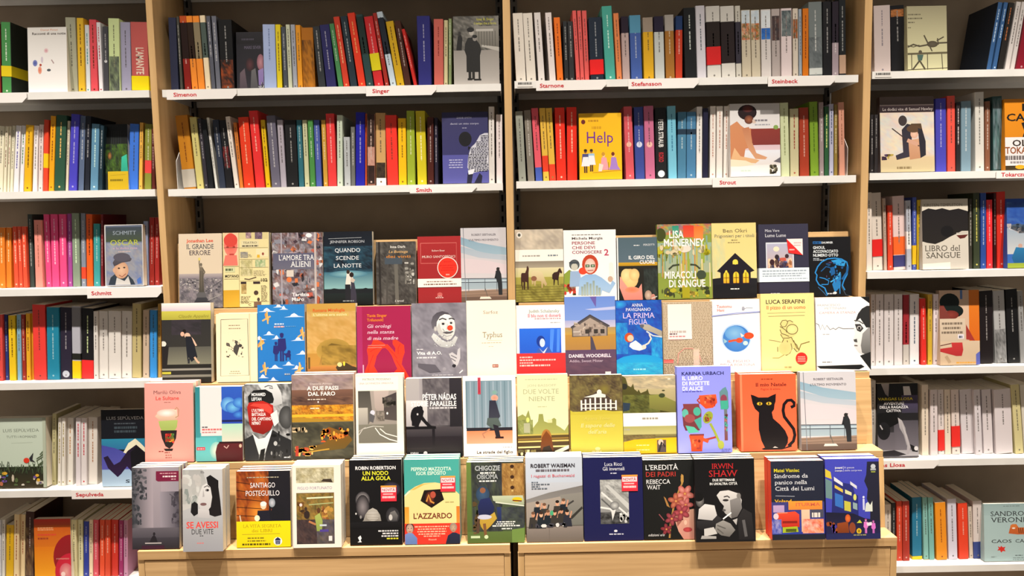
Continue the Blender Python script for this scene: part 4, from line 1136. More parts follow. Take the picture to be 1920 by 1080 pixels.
def c_seachild():
    bg('2848b0', '2044a8'); n(0, 0, 1, .75, 8, 10, ['2848b0', '2060c0', '203890', '2c50b8', '2070c8'], 33); e(.08, .05, .16, .06, '30a8e0', '2860c0'); n(0, .3, .25, .72, 4, 6, ['30a8d8', '2878c8', '2058b8'], 34); n(.76, .5, 1, .8, 4, 5, ['30b0e0', '2880d0', '2060c0'], 35); e(.5, .93, .7, .2, '28a8d8', '2098d8'); n(0, .84, 1, 1, 9, 4, ['2cb0dc', '20a0d8', '1c88c8', '38c0e0', '40a0d0'], 36)
    e(.28, .5, .1, .065, 'd85828', 'c04820'); e(.31, .51, .07, .045, 'f0c0a0'); g('.3 .58 .42 .54 .54 .6 .6 .66 .5 .68 .36 .66 .28 .62', 'e0ece8'); l('.58 .62 .7 .58 .76 .52 .72 .46', .035, 'd8d4cc'); e(.6, .63, .05, .03, 'f0d0c0'); l('.6 .36 .7 .35 .86 .42 1 .47', .08, 'a8a498'); g('.52 .34 .62 .32 .8 .36 1 .42 1 .5 .8 .44 .62 .4', 'b4ac9c', 'a09888'); e(.565, .345, .045, .03, '606068'); l('.66 .42 .8 .48 1 .5', .03, 'c8d0d8')
    t('ANNA', .35, .60, .085, .042, 'f4f0f8', 's'); t('PAVIGNANO', .22, .76, .145, .042, 'f4f0f8', 's'); t('LA PRIMA', .15, .85, .24, .07, 'e0c8f0', 's'); t('FIGLIA', .28, .69, .325, .07, 'e0c8f0', 's'); k(.36, .66, .94, .02, '98e0f0', 1)
def c_textpage():
    bg('d0bca0')
    for j in range(46):
        k(0, 1, .02 + j * .0215, .009, '9a8468', 1, seed=j, ragged=.02)
    r(.10, .03, .58, .52, 'f4e8e0', 'f6e6e2'); k(.14, .5, .43, .03, 'c0b0a8', 1); k(.13, .34, .455, .02, '705860', 1); k(.13, .56, .49, .02, 'd09090', 1); k(.12, .5, .53, .014, 'c8a098', 1); l('.28 .86 .3 .72 .42 .65 .58 .65 .7 .7 .76 .84', .02, 'd89888'); r(.0, .80, .2, .85, 'd05048', 'd88078'); n(.6, .66, .72, .9, 3, 4, ['d8c0b0', 'e0b8a8', 'd0bca0'], 37)
def c_goldfish():
    bg('f6f0f2', 'f8efec'); t('Tsutomu', .1, .40, .115, .038, 'e07868', 'b'); t('Hani', .11, .25, .165, .036, 'e07868', 'b'); e(.63, .13, .03, .03, 'a8a8b4'); l('.6 .15 .7 .12 .82 .125', .012, '9094a0'); l('0 .225 .5 .19 .97 .175', .022, '9aa4d8'); l('0 .235 .4 .21 .97 .185', .01, '707890'); e(.48, .53, .30, .195, 'a8c4e8', 'b8d0ec', 30); e(.48, .535, .27, .18, '5890d0', '3c78c4', 30); e(.45, .46, .2, .1, '88b8dc', '5c98d4'); e(.73, .5, .10, .045, 'ec5428', 'd84420'); l('.32 .575 .42 .56 .54 .555', .04, 'e05028'); e(.54, .56, .07, .035, 'e85030'); g('.64 .5 .56 .46 .58 .52', 'e8d8d0'); g('.22 .53 .3 .57 .24 .6', '98c0d0'); e(.66, .6, .05, .03, 'c0e0d8')
    t('IL FIGLIO', .29, .74, .86, .034, 'b08890', ''); t('DELLA FORTUNA', .15, .84, .91, .034, 'b08890', '')
def c_handdrawing():
    bg('f0d78c', 'f2da90'); g('0 0 .94 0 .82 .12 .82 .62 .96 .76 1 1 0 1', 'f2da8e', 'f0d890'); t('LUCA SERAFINI', .10, .82, .13, .05, '3a382c', 'b'); t('Il pizzo di un uomo', .11, .84, .20, .044, 'e07848', 'b'); l('.12 .25 .83 .245', .008, '8a8050'); l('.14 .29 .82 .285', .01, '8a8050'); d_ = '80703c'; g('.35 .38 .4 .34 .5 .34 .58 .37 .66 .40 .69 .46 .66 .52 .58 .56 .6 .6 .66 .66 .7 .72 .66 .74 .58 .68 .54 .64 .56 .72 .52 .77 .44 .79 .37 .74 .35 .66 .4 .58 .36 .52', 'e0cc82', 'd4c078')
    e(.58, .46, .105, .062, 'f0dc94', 'e0cc84', 26); cc_ = [(.58 + .105 * math.cos(a * .314), .46 + .062 * math.sin(a * .314)) for a in range(21)]; l(' '.join('%.4f %.4f' % q for q in cc_), .012, '4c4428')
    for sg in ('.36 .39 .40 .345 .47 .34 .5 .37 .46 .42 .4 .43 .36 .39', '.48 .36 .54 .345 .6 .37', '.35 .42 .4 .44 .46 .47 .48 .5', '.35 .46 .38 .51 .46 .53 .52 .55', '.36 .52 .4 .57 .5 .57 .56 .56', '.42 .58 .38 .63 .37 .7 .4 .76 .46 .79 .53 .76 .57 .7 .55 .64', '.56 .56 .6 .62 .66 .66 .7 .73 .66 .75 .6 .7', '.44 .62 .43 .7', '.48 .6 .5 .66'): l(sg, .013, '5c5230')
    e(.44, .7, .12, .085, 'd0bc78', 'dcc680'); l('.6 .6 .66 .7 .7 .72 .74 .65 .9 .62', .018, d_); l('.14 .59 .24 .6 .36 .62', .012, 'a09460'); l('.2 .82 .32 .82 .42 .78', .014, 'a8985c'); l('.3 .68 .3 .74', .02, 'a09460'); k(.42, .56, .95, .02, 'b0a068', 1)
def c_seal_sticker():
    e(.5, .5, .5, .5, 'f03028', None, 24); e(.5, .5, .44, .44, 'd82820', None, 24); k(.15, .85, .4, .06, 'f8b0a0', 4, .13, al='c')
def c_profile():
    bg('f4f2f0', 'f8f2ee'); t('FRANCESCO', .04, .46, .12, .028, '989490', ''); t('PETTINARI', .17, .56, .165, .028, 'b0a8a4', ''); t('CAMERA A STANZA', .06, .74, .225, .03, 'c08888', 'i'); l('0 .35 .05 .37 .08 .44 .12 .37 .16 .44 .2 .38 .26 .44 .32 .42 .36 .44 .42 .41 .5 .43 .72 .43', .014, '6c6c6c'); k(.12, .28, .51, .014, 'b8b8b8', 1)
    e(1.0, .42, .28, .30, '1c1c1c', '2c2c2c'); g('.84 .28 .94 .26 1 .3 1 .9 .92 .82 .78 .76 .72 .7 .69 .66 .72 .62 .68 .58 .72 .5 .7 .44 .74 .34', 'f0efec', 'c8c6c4'); g('.86 .5 1 .4 1 .82 .84 .76 .82 .66', '9a9896', '5a5856'); g('.90 .2 1 .18 1 .42 .93 .42 .82 .29', '2a2a2a'); g('.72 .37 .82 .37 .88 .43 .82 .48 .76 .46', '3a3838'); e(.80, .42, .04, .025, 'b8b4b0'); e(.80, .425, .022, .018, '1a1a1a'); l('.71 .32 .8 .33 .88 .37', .02, '4c4a48'); g('.69 .58 .75 .57 .76 .62 .7 .61', '484644'); l('.7 .66 .76 .665', .022, '6c5c58'); g('.84 0 1 0 1 .09', '141414'); g('.8 .80 1 .75 1 1 .9 .9', '202020'); g('0 .93 .82 .92 .88 .95 .78 .985 .06 .965', '1c1c1c'); k(.1, .3, .885, .012, '888480', 1)

# ------------------------------------------------------------------ third tier
def c_cups():
    bg('e89a90', 'ec968a'); t('Marilù Oliva', .19, .75, .14, .045, '4c3438', ''); t('Le Sultane', .23, .71, .215, .045, 'd04c44', 'b'); k(.4, .56, .25, .008, '906058', 1); g('.21 .42 .3 .36 .5 .33 .66 .34 .68 .44 .62 .48 .34 .49 .28 .46', 'e8d0b8', 'c8a088'); e(.45, .38, .2, .05, 'f4ece4', 'd8b8a8'); l('.62 .34 .66 .31 .7 .34 .69 .42 .63 .44', .02, 'b08868'); g('.28 .48 .68 .47 .66 .56 .62 .6 .34 .6 .3 .54', 'a8b868', '98a858'); g('.32 .6 .66 .6 .64 .7 .56 .8 .5 .83 .42 .8 .35 .7', '241c1c'); b(.42, .64, .6, .76, 18, .025, .05, ['d83830', 'e8a838', 'b02828', '58803c'], 38); g('.38 .83 .58 .83 .56 .86 .42 .86', '1c1818'); k(.28, .4, .87, .012, '702820', 1); k(.4, .52, .885, .01, '702820', 1); k(.4, .56, .92, .014, 'a06058', 2, .03, al='c')
def c_suitcase():
    bg('3c8c94', '5cb0b0'); r(0, 0, .1, 1, '2c7c84', '409498'); r(.1, 0, .94, .62, 'd0d8d8', 'c8ccc8'); r(.56, .5, 1, .78, 'a8d0b8', 'd4c8b8'); r(.12, .02, .56, .66, 'd4d4d4', 'd8d4d2'); r(.56, .0, 1, .50, '2c58b8', '2844a8'); e(.7, .24, .16, .1, '88c8e8', '3c78c8'); e(.8, .28, .16, .08, '70b8e0', '3068c0'); e(.94, .22, .14, .07, '60a8e0', '3068c0'); e(.92, .38, .12, .05, '4890d8', '2850b0'); r(.56, .45, 1, .475, '181c50'); r(0, .68, .45, 1, '58b0b4', '6cbcb8'); e(.44, .86, .14, .12, 'e0dcc8', '80c0b8'); g('.46 .78 .52 .74 1 .74 1 1 .44 1 .42 .88', '5c1c20', '481418'); r(.5, .74, 1, .765, '2a0c10'); l('.6 .8 .66 .83 .7 .79', .02, 'd0a8a0'); e(.95, .8, .03, .025, 'c8a890'); k(.14, .32, .55, .016, '585058', 1); k(.14, .56, .585, .022, 'd06868', 1, ragged=.1); k(.14, .46, .62, .016, 'c08080', 1); r(.02, .81, .2, .85, 'e02c40'); k(.04, .19, .84, .016, 'f0b0b0', 1)
def c_cap():
    bg('d0d0d0', '787878'); n(0, 0, 1, 1, 9, 12, ['707070', '3c3c3c', 'a0a0a0', '1c1c1c', 'd0d0d0'], 39); g('.3 .0 .7 .0 .8 .12 .82 .26 .6 .3', 'dcdcdc', 'b0b0b0'); l('.44 .04 .52 .02 .6 .03 .62 .06 .54 .05', .02, '48484c'); g('.08 .16 .2 .08 .46 .07 .6 .12 .64 .2 .62 .25 .44 .27 .1 .3', '161616', '202020'); e(.9, .44, .16, .15, '606060', '383838'); g('.06 .3 .1 .24 .4 .22 .62 .28 .64 .5 .56 .6 .4 .66 .18 .62 .1 .52', 'b8241c', '7c1814'); g('.12 .28 .2 .25 .5 .26 .6 .32 .58 .4 .3 .3', 'd84438'); g('.56 .4 .7 .34 .74 .5 .64 .56', 'd8d8d8'); g('.16 .64 .3 .72 .44 .7 .6 .58 .5 .82 .42 .92 .3 .92', 'eaeaea', 'c8c8c8'); g('.0 .72 .18 .66 .3 .92 .3 1 0 1', '2a2a2c'); g('.6 .6 .8 .68 1 .74 1 1 .42 1 .46 .86', '242426'); g('.34 .86 .44 .84 .4 1 .3 1', '141414'); e(.66, .78, .04, .03, 'b0b0b0'); b(.55, .62, .98, .98, 14, .02, .05, ['4c4c4c', '909090', '101010'], 40)
    t('MOHAMED', .16, .46, .155, .04, 'f0f0f0', 'b'); t('LEFTAH', .16, .37, .215, .04, 'f0f0f0', 'b'); t("L'ULTIMA", .16, .42, .36, .034, 'f8e8e4', 'b'); t('BATTAGLIA', .16, .46, .415, .04, 'f8e8e4', 'b'); t('DEL CAPITANO', .16, .58, .475, .04, 'f8e8e4', 'b'); t("NI'MAT", .16, .35, .53, .04, 'f8e8e4', 'b'); k(.84, .98, .97, .012, 'd8d8d8', 1)
def c_harbour():
    bg('8a7878', '4c4438'); n(0, 0, 1, .3, 7, 5, ['9a8488', 'a89488', '8a7068', '706060', 'b09890'], 41); r(0, .18, 1, .36, '7c5848', '3c2c28'); n(0, .26, 1, .38, 7, 3, ['5c4038', '3c2a26', '805c48'], 42); r(0, .38, 1, .56, 'c87c1c', 'e0a028'); n(0, .36, 1, .56, 16, 6, ['e8a028', 'c06c18', '8a5018', 'f0b840', '704018'], 43); r(0, .47, 1, .50, 'f0b030'); g('0 .5 1 .55 1 .58 0 .56', 'a88028'); r(0, .56, 1, 1, '585444', '24221e'); n(0, .57, 1, 1, 7, 6, ['484636', '34322a', '5c5844', '282620'], 44); b(.0, .62, .25, .68, 10, .02, .05, ['a89070', '786850', 'c8b088'], 45); g('.45 .68 .6 .62 .9 .7 .98 .78 .85 .88 .6 .9 .2 .9 .2 .86 .5 .82 .62 .74', '80541c', '5c4818'); b(.46, .63, .94, .8, 26, .02, .045, ['e07828', 'c85020', 'f0a038', '903818'], 46); b(.02, .84, .4, .96, 16, .02, .05, ['b04828', 'c88830', 'e0b060', '803020'], 47); r(.05, .84, .1, .96, 'a83828'); l('.2 .92 .6 .88', .02, 'b08830')
    t('Daniela Almao', .30, .66, .12, .022, 'e0d0c8', ''); t('A DUE PASSI', .25, .76, .185, .045, 'f4ece4', 'b'); t('DAL FARO', .27, .71, .25, .045, 'f4ece4', 'b'); k(.26, .62, .30, .012, 'd8c8b8', 1); e(.43, .325, .01, .012, 'f4ece4'); k(.3, .46, .405, .012, 'f0e0c0', 1)
def c_tramstreet():
    bg('f4ead6', 'f8f0dc'); r(.0, .03, .9, .19, 'f6f0e4'); t('PATRICK MODIANO', .15, .74, .075, .024, '6c7868', 's'); t('UNA GIOVINEZZA SPERDUTA', .07, .80, .122, .02, 'b08888', 's'); x0, y0, x1, y1 = .05, .20, .86, .82; r(x0, y0, x1, y1, 'a89c94', '8c867c'); g('.38 .2 .7 .2 .64 .42 .5 .48 .4 .4', 'c0b0a8', 'a89890'); g('.05 .2 .3 .2 .34 .44 .3 .56 .26 .6 .05 .5', '4c4842', '6c665e'); r(.05, .4, .25, .6, 'c0b8ac', '98928a'); g('.6 .28 .86 .22 .86 .56 .58 .54', '443c3c', '544c48'); b(.56, .28, .84, .4, 14, .03, .06, ['38342e', '5c564e'], 48); e(.35, .46, .05, .03, 'd0d0dc'); g('.28 .46 .4 .5 .36 .58 .28 .56', '5c5a5c'); e(.66, .47, .02, .015, 'f4f0e8'); e(.46, .47, .025, .02, 'e8e0d8'); n(.42, .44, .6, .56, 4, 3, ['6c645c', 'a89c90', '4c463e'], 49); r(.05, .6, .86, .82, '7c786c', '6c685e'); l('.06 .72 .14 .65 .36 .62', .016, 'c8c4bc'); l('.05 .68 .2 .63', .01, 'b8b0a8'); l('.4 .64 .5 .72 .7 .78 .86 .805', .02, 'f0ece0'); l('.5 .65 .62 .71 .86 .75', .02, 'e8e4d8'); l('.36 .62 .58 .63', .012, 'd0ccc0'); k(.4, .56, .98, .012, '807868', 1)
def c_bench():
    bg('6c666a', '18161a'); r(0, 0, .34, .6, 'b4aeac', 'a8a2a4', 0); r(.24, 0, .5, .6, 'a8a2a4', '5c565a', 1); r(.5, 0, 1, .75, '5c565a', '1e1c20', 1); n(.3, .0, .8, .6, 5, 6, ['807a7c', '6c666a', '544e54', '403c42'], 50); r(.78, 0, 1, 1, '302c32', '141216'); r(0, .28, .38, .62, 'dcd8d6', 'a8a2a4'); r(0, .62, 1, .75, '4a4448', '2a262c'); r(0, .74, 1, 1, '241e24', '121014'); e(.18, .48, .10, .12, '121014'); e(.24, .38, .06, .035, '121014'); g('.1 .48 .16 .4 .28 .37 .32 .42 .3 .48 .36 .54 .44 .6 .5 .62 .5 .65 .4 .63 .26 .52 .22 .62 .1 .6', '121014'); e(.205, .455, .016, .014, 'c8c4c4'); r(0, .61, .53, .645, '0e0c10'); r(.46, .64, .51, .86, '18141a'); r(0, .88, .45, .9, '241e22'); t('PÉTER NÁDAS', .30, .90, .275, .07, 'f0eeee', 'b'); t('STORIE PARALLELE', .09, .90, .355, .06, 'f0eeee', 'b'); k(.42, .90, .39, .02, 'd0ccce', 1, ragged=0); t('BOMPIANI', .07, .21, .965, .028, 'd8d4d6', 'b'); e(.335, .95, .035, .024, 'd8d4d6')
def c_walker():
    bg('fdf8f0'); r(.05, .05, .93, .65, '7c94a0', '8898a4')
    for j in range(12): r(.06 + j * .072, .06, .085 + j * .072, .64, '98a8b4' if j % 2 else '6c8490')
    r(.06, .64, .93, .69, '28242c'); r(.06, .68, .93, .84, 'd88458', 'e0a080'); e(.60, .27, .07, .04, 'e08868', 'c8a090'); e(.6, .2, .06, .03, '78a890', '8098a0'); g('.5 .3 .62 .3 .7 .5 .64 .56 .48 .54', '2c2c3c', '3a3c48'); g('.46 .52 .66 .52 .72 .62 .56 .66 .44 .6', '54605c', '4c5854'); g('.56 .6 .66 .62 .7 .76 .76 .78 .62 .78', '24202a'); l('.5 .66 .36 .72 .4 .77', .03, 'b0785c'); r(.60, .755, .76, .78, '301c1c'); r(.285, .01, .34, .22, 'c84858', 'b83848'); l('.31 .02 .31 .2', .01, '702030'); k(.7, .92, .895, .01, 'a89c98', 1, al='r'); t('Le strade del figlio', .25, .93, .965, .036, '3c3034', 'b')
def c_skyline():
    bg('dcdcb0', 'e0e0b4'); k(.16, .82, .065, .008, 'b0b088', 1, ragged=.1); t('JON BASSOFF', .2, .77, .15, .028, 'b0b090', ''); t('DUE VOLTE', .12, .82, .24, .058, 'a8a884', ''); t('NIENTE', .23, .74, .33, .058, 'a8a884', ''); k(.4, .58, .405, .01, 'b8b890', 1); g('0 .52 .1 .49 .16 .52 .2 .46 .22 .44 .24 .5 .3 .66 .4 .58 .42 .49 .5 .49 .52 .58 .6 .6 .66 .56 .72 .54 .76 .56 .76 .63 .84 .66 .92 .7 1 .62 1 .8 0 .8', '8c904c', 'a4a458'); n(0, .56, .3, .76, 5, 4, ['909858', '707838', 'a8ac68', '585c2c'], 51); e(.2, .56, .03, .03, 'd8e070'); r(.59, .56, .68, .6, 'd8d098'); r(.12, .6, .24, .72, 'a8a888'); r(0, .74, 1, 1, '584424', '2c2014')
    for v, c_ in ((.75, 'b8a850'), (.80, '8c6c30'), (.83, 'd0b468'), (.90, 'd8c484')): l(f'0 {v} 1 {v-.01}', .03, c_)
    b(.0, .93, .35, 1, 10, .03, .06, ['e0d8a8', '8c7c48'], 52); g('.72 .95 1 .88 1 .92 .74 1', 'e8e4cc'); e(.56, .78, .1, .1, '8c5024', 'a87030'); g('.47 .78 .56 .7 .66 .78 .7 .94 .62 1 .48 1 .44 .9', '784018', '5c3014'); g('.5 .9 .62 .88 .72 1 .44 1', '2c2018')
def c_mansion():
    bg('c8b63c', 'ccc04c'); n(0, 0, 1, .46, 12, 9, ['584838', '48382c', '6c5c38', '7c6c40', '3c3024', '8c8048'], 53); g('0 .44 .1 .48 .5 .43 .9 .47 1 .49 1 .5 0 .5', 'c4b43c'); e(.66, .18, .12, .07, '847834', '6c5c38'); g('.18 .44 .22 .32 .3 .26 .44 .24 .5 .21 .66 .24 .74 .28 .86 .36 .9 .44', '4a3c34'); e(.56, .22, .045, .035, 'f0e8d8'); g('.26 .28 .44 .25 .56 .225 .68 .25 .68 .285', 'f0e8d8')
    for x in (.2, .28, .37, .465, .57, .67, .76, .86): r(x, .28 + abs(x - .5) * .12, x + .03, .445, 'f8f0e4')
    for v in (.36, .41): r(.2, v, .88, v + .012, 'ece4d4')
    t('Ayana Tone', .25, .75, .565, .038, 'd8c860', 'si'); t('Il sapore delle', .19, .84, .66, .05, 'ece0a0', 'si'); t("dell'aria", .33, .68, .74, .05, 'ece0a0', 'si'); e(.51, .93, .05, .022, 'e4d890'); k(.4, .64, .97, .014, 'f0e4a0', 1)
def c_valley():
    bg('c8b890', '988c5c'); n(0, 0, 1, .35, 8, 6, ['d0b890', 'a89c80', 'e0cca0', '8c8874', 'b8a888'], 54); g('0 0 .06 .06 .1 .25 .16 .3 .2 .2 .22 .35 .28 .42 .3 .36 .34 .46 .45 .4 .47 .34 .5 .48 .55 .52 .8 .6 1 .75 1 1 0 1', '585428', '403c18'); n(0, .5, .7, 1, 8, 6, ['5c5c28', '44441c', '787838', '34341c', '6c7438'], 55); g('.5 .52 .7 .5 1 .7 1 1 .5 .86', '8c8c44', '6c6834'); e(.88, .1, .03, .015, 'e8e4d0'); e(.77, .4, .03, .02, '504c30'); e(.74, .53, .06, .06, '3c4428'); e(.03, .28, .06, .08, '2c2c24'); g('0 .7 .14 .72 .12 .9 0 .94', '2c3a4c')
    # lower half of the cover below the white band
def c_valley_all():
    c_valley(); ops = C.ops; C.ops = [([(u, v * .49) for u, v in p], f, c_) for p, f, c_ in ops]
    r(0, .48, 1, .655, 'fbf4e8'); k(.36, .66, .565, .025, '9c9488', 1, ragged=0); r(0, .65, 1, .76, 'a8a464', 'bcb478'); k(.02, .14, .7, .02, 'a8a490', 1); r(0, .755, 1, .80, '8c8450', '5c5030'); n(0, .76, .6, .84, 6, 3, ['6c5c38', '504428', '8c7c4c'], 56); g('0 .85 .2 .82 .6 .81 1 .80 1 1 0 1', 'f0b010', 'f4b818'); r(.6, .82, .8, .99, 'd8a818'); r(.63, .83, .8, .99, '60483c', '484048'); e(.7, .86, .05, .04, 'c8b0a0'); l('.66 .98 .72 .86 .78 .92', .04, '201c20'); k(.24, .48, .9, .012, 'f8e090', 2, .06, ragged=0)
def c_recipes():
    bg('8c90ec', '9498f0'); t('KARINA URBACH', .09, .87, .10, .038, '1c1c54', 'b'); t('IL LIBRO', .10, .48, .155, .042, 'f2f0fa', 'b'); t('DI RICETTE', .10, .60, .215, .042, 'f2f0fa', 'b'); t('DI ALICE', .10, .48, .275, .042, 'f2f0fa', 'b'); k(.1, .6, .295, .01, '40409c', 1)
    g('.40 .335 .72 .325 .74 .42 .66 .48 .52 .49 .42 .43', 'e85830', 'd84820'); l('.42 .36 .37 .39 .42 .43', .03, 'a84030'); b(.5, .33, .7, .47, 8, .03, .06, ['b83c28', 'f07848'], 57); g('.1 .43 .4 .43 .41 .47 .44 .5 .44 .68 .4 .74 .14 .74 .1 .68 .08 .5 .11 .47', '803c40', '6c3038'); e(.36, .52, .07, .05, '48a890'); e(.14, .54, .06, .05, '5cb0a0'); g('.3 .62 .44 .58 .44 .7 .4 .73', '489c90'); g('.14 .68 .3 .7 .4 .76 .2 .77', '58b8a0'); e(.22, .6, .1, .05, '98484c'); g('.78 .3 .84 .26 .9 .24 .94 .3 .95 .48 .92 .5 .92 .86 .86 .86 .86 .5 .8 .5', '5c8c94', '784040'); e(.86, .38, .06, .05, '883c50'); r(.8, .4, .94, .5, '40a48c'); b(.86, .54, .93, .84, 10, .02, .04, ['b0605c', '50a090', '503038', 'a06860'], 58); e(.56, .59, .085, .075, '788c28', '98a438', 16, .5); b(.5, .55, .62, .64, 8, .02, .035, ['783828', 'a03028', 'c0c058'], 59); l('.6 .66 .68 .76 .76 .88', .045, '98a43c'); e(.79, .91, .06, .05, 'a8b048'); g('.2 .79 .48 .79 .46 .86 .44 .98 .24 .98 .23 .88', 'e05028', 'd84820'); l('.44 .85 .56 .84 .7 .82', .035, 'a83830'); l('.45 .84 .56 .87', .06, 'e05028'); b(.26, .84, .42, .96, 8, .02, .04, ['a83828', 'f07040'], 60); l('.22 .79 .48 .79', .03, '7c3438'); k(.8, .98, .965, .008, '6c70c8', 2, .02)
def c_cat():
    bg('fa6038', 'f86a44'); r(0, 0, .04, 1, 'f8845c'); k(.38, .62, .075, .014, '983820', 1); t('Il mio Natale', .28, .83, .16, .042, '6c2018', 'sb'); t('Pagine di attesa', .37, .72, .21, .026, '7c2818', 's'); c_ = '120c10'; g('.19 .265 .24 .275 .33 .305 .5 .305 .55 .285 .64 .26 .63 .36 .61 .4 .6 .46 .56 .5 .58 .58 .7 .66 .79 .74 .84 .83 .83 .9 .78 .96 .9 .92 .9 .95 .72 .985 .4 .985 .36 .97 .42 .955 .36 .86 .32 .72 .32 .6 .33 .5 .26 .45 .22 .38', c_); l('.84 .94 .93 .88 .96 .8 .94 .72 .86 .64 .78 .56 .76 .48 .78 .4 .84 .35 .91 .345 .96 .38 .96 .42 .9 .44', .055, c_); e(.345, .385, .05, .022, 'e8c838', 'b89020'); e(.51, .385, .05, .022, 'e8c838', 'b89020'); e(.35, .385, .012, .018, '201808'); e(.505, .385, .012, .018, '201808'); g('.56 .96 .6 .94 .66 .96', 'c8c0b8')

# ------------------------------------------------------------------ lowest tier
def c_mist():
    bg('a89ca4', '8c848c'); r(0, 0, .45, 1, '3e4046', 'a89ca4', 1); r(.62, 0, 1, .5, 'a89ca4', '98909a', 1); r(.6, .3, 1, 1, '98909a', '4c4852', 1); r(0, .74, 1, .88, '645e66', '48444c'); r(0, .86, 1, 1, '403c44', '2a262c')
    b(.0, .02, .32, .40, 60, .015, .05, ['34363c', '44464c', '4c4c54', '5a5a60'], 63); b(.0, .4, .2, .7, 30, .015, .05, ['34363c', '3e4046'], 64); b(.84, .30, 1, .75, 34, .015, .05, ['4a464e', '5c5660', '403c46'], 65); l('.8 .33 .92 .38 1 .4', .012, '44404a'); g('.52 .05 1 .05 1 .175 .56 .175 .515 .16 .515 .07', '781c3c'); k(.6, .96, .085, .014, 'c89098', 1, ragged=.1); k(.66, .96, .125, .018, 'f0dcdc', 1, ragged=0); k(.84, .96, .155, .01, 'e0b8bc', 1); g('.36 .92 .42 .85 .46 .83 .5 .85 .54 .92', '221e24'); e(.465, .815, .025, .02, '221e24'); r(.27, .92, .62, .935, 'b0a8a8'); r(.2, .955, .68, 1, '3c1c30')
def c_halfface():
    bg('c4c4c4', 'acacb0'); g('0 0 .5 0 .62 .2 .3 .45 0 .5', 'a8a8a6', 'c8c6c2'); b(0, 0, .6, .42, 26, .05, .12, ['b4b4b0', 'd0d0cc', '8c9490', 'c0bcb8'], 64); g('.6 .1 .7 .07 .9 .14 .9 .22 .94 .38 .97 .56 .8 .58 .64 .55 .68 .4 .66 .25', '141214', '1c181a'); g('.5 .2 .6 .17 .7 .22 .74 .34 .7 .46 .6 .52 .46 .5 .38 .42 .42 .3', 'dcdad8', 'c8c4c4'); g('.4 .48 .66 .5 .68 .6 .36 .62', 'd0cccc', 'b8b4b6'); g('.22 .42 .3 .39 .38 .42 .38 .54 .28 .57 .2 .52', '1a181a'); l('.54 .22 .62 .2 .68 .22', .02, '3a3638'); e(.62, .255, .05, .016, '807c7c'); e(.63, .255, .025, .014, '1c1a1c'); g('.52 .24 .55 .33 .5 .34', 'b0acac'); e(.52, .425, .08, .018, '7c5c5c'); g('0 .6 .3 .58 .7 .6 1 .56 1 1 0 1', 'b4b4b6', 'a0a0a6'); t('SE AVESSI', .09, .88, .715, .075, 'e84840', 'b'); t('DUE VITE', .22, .76, .79, .062, '222022', ''); k(.42, .54, .815, .01, '403c40', 1); k(.35, .56, .905, .014, 'd88080', 1); k(.46, .56, .03, .008, '706c70', 2, .015)
def c_library():
    bg('241610', '16121a'); n(0, 0, .8, 1, 8, 9, ['b05020', '8a3818', 'd87828', '5c2410', 'a84c18', '3c1c10'], 65); r(.6, 0, 1, 1, '1c1a20', '181820'); e(.38, .55, .2, .2, 'e89030', 'a04c18'); n(.64, .5, .84, 1, 3, 6, ['a85030', '6c2c18', '8c4020'], 66); g('.72 .38 .9 .5 .86 1 .55 1 .6 .6', '18181e')
    for j in range(5): l(f'.0 {.14+j*.11} .5 {.2+j*.1}', .012, '3a1a0c')
    man(.5, 1.0, .6, '1c1c28', 'e8c8a8', 'e8e4e0'); e(.66, .42, .06, .06, 'c8c8d0', '808890'); e(.38, .62, .05, .04, 'f8e8c0'); l('.3 .9 .36 .76', .06, 'b8b8b0'); l('.06 .58 .14 .9', .02, 'd8c8b0'); k(.2, .8, .09, .012, 'b0a890', 1, ragged=.1); t('SANTIAGO', .26, .72, .22, .066, 'f2ecec', 's'); t('POSTEGUILLO', .17, .80, .325, .066, 'f2ecec', 's')
def c_library_band():
    bg('f2d810', 'eed010'); t('LA VITA SEGRETA', .12, .83, .24, .12, 'a89410', 's'); t('dei LIBRI', .28, .66, .42, .12, 'a89410', 's'); l('.1 .5 .8 .49', .01, 'a89820'); k(.2, .54, .67, .05, '7c7018', 2, .11, ragged=.1); k(.1, .62, .92, .07, '504808', 1, ragged=0); e(.76, .78, .08, .16, 'f8f0e8'); g('.71 .7 .76 .62 .81 .7 .8 .9 .72 .9', '283058'); r(.72, .76, .8, .78, 'c8d0e0'); r(.73, .84, .79, .86, 'c8d0e0')
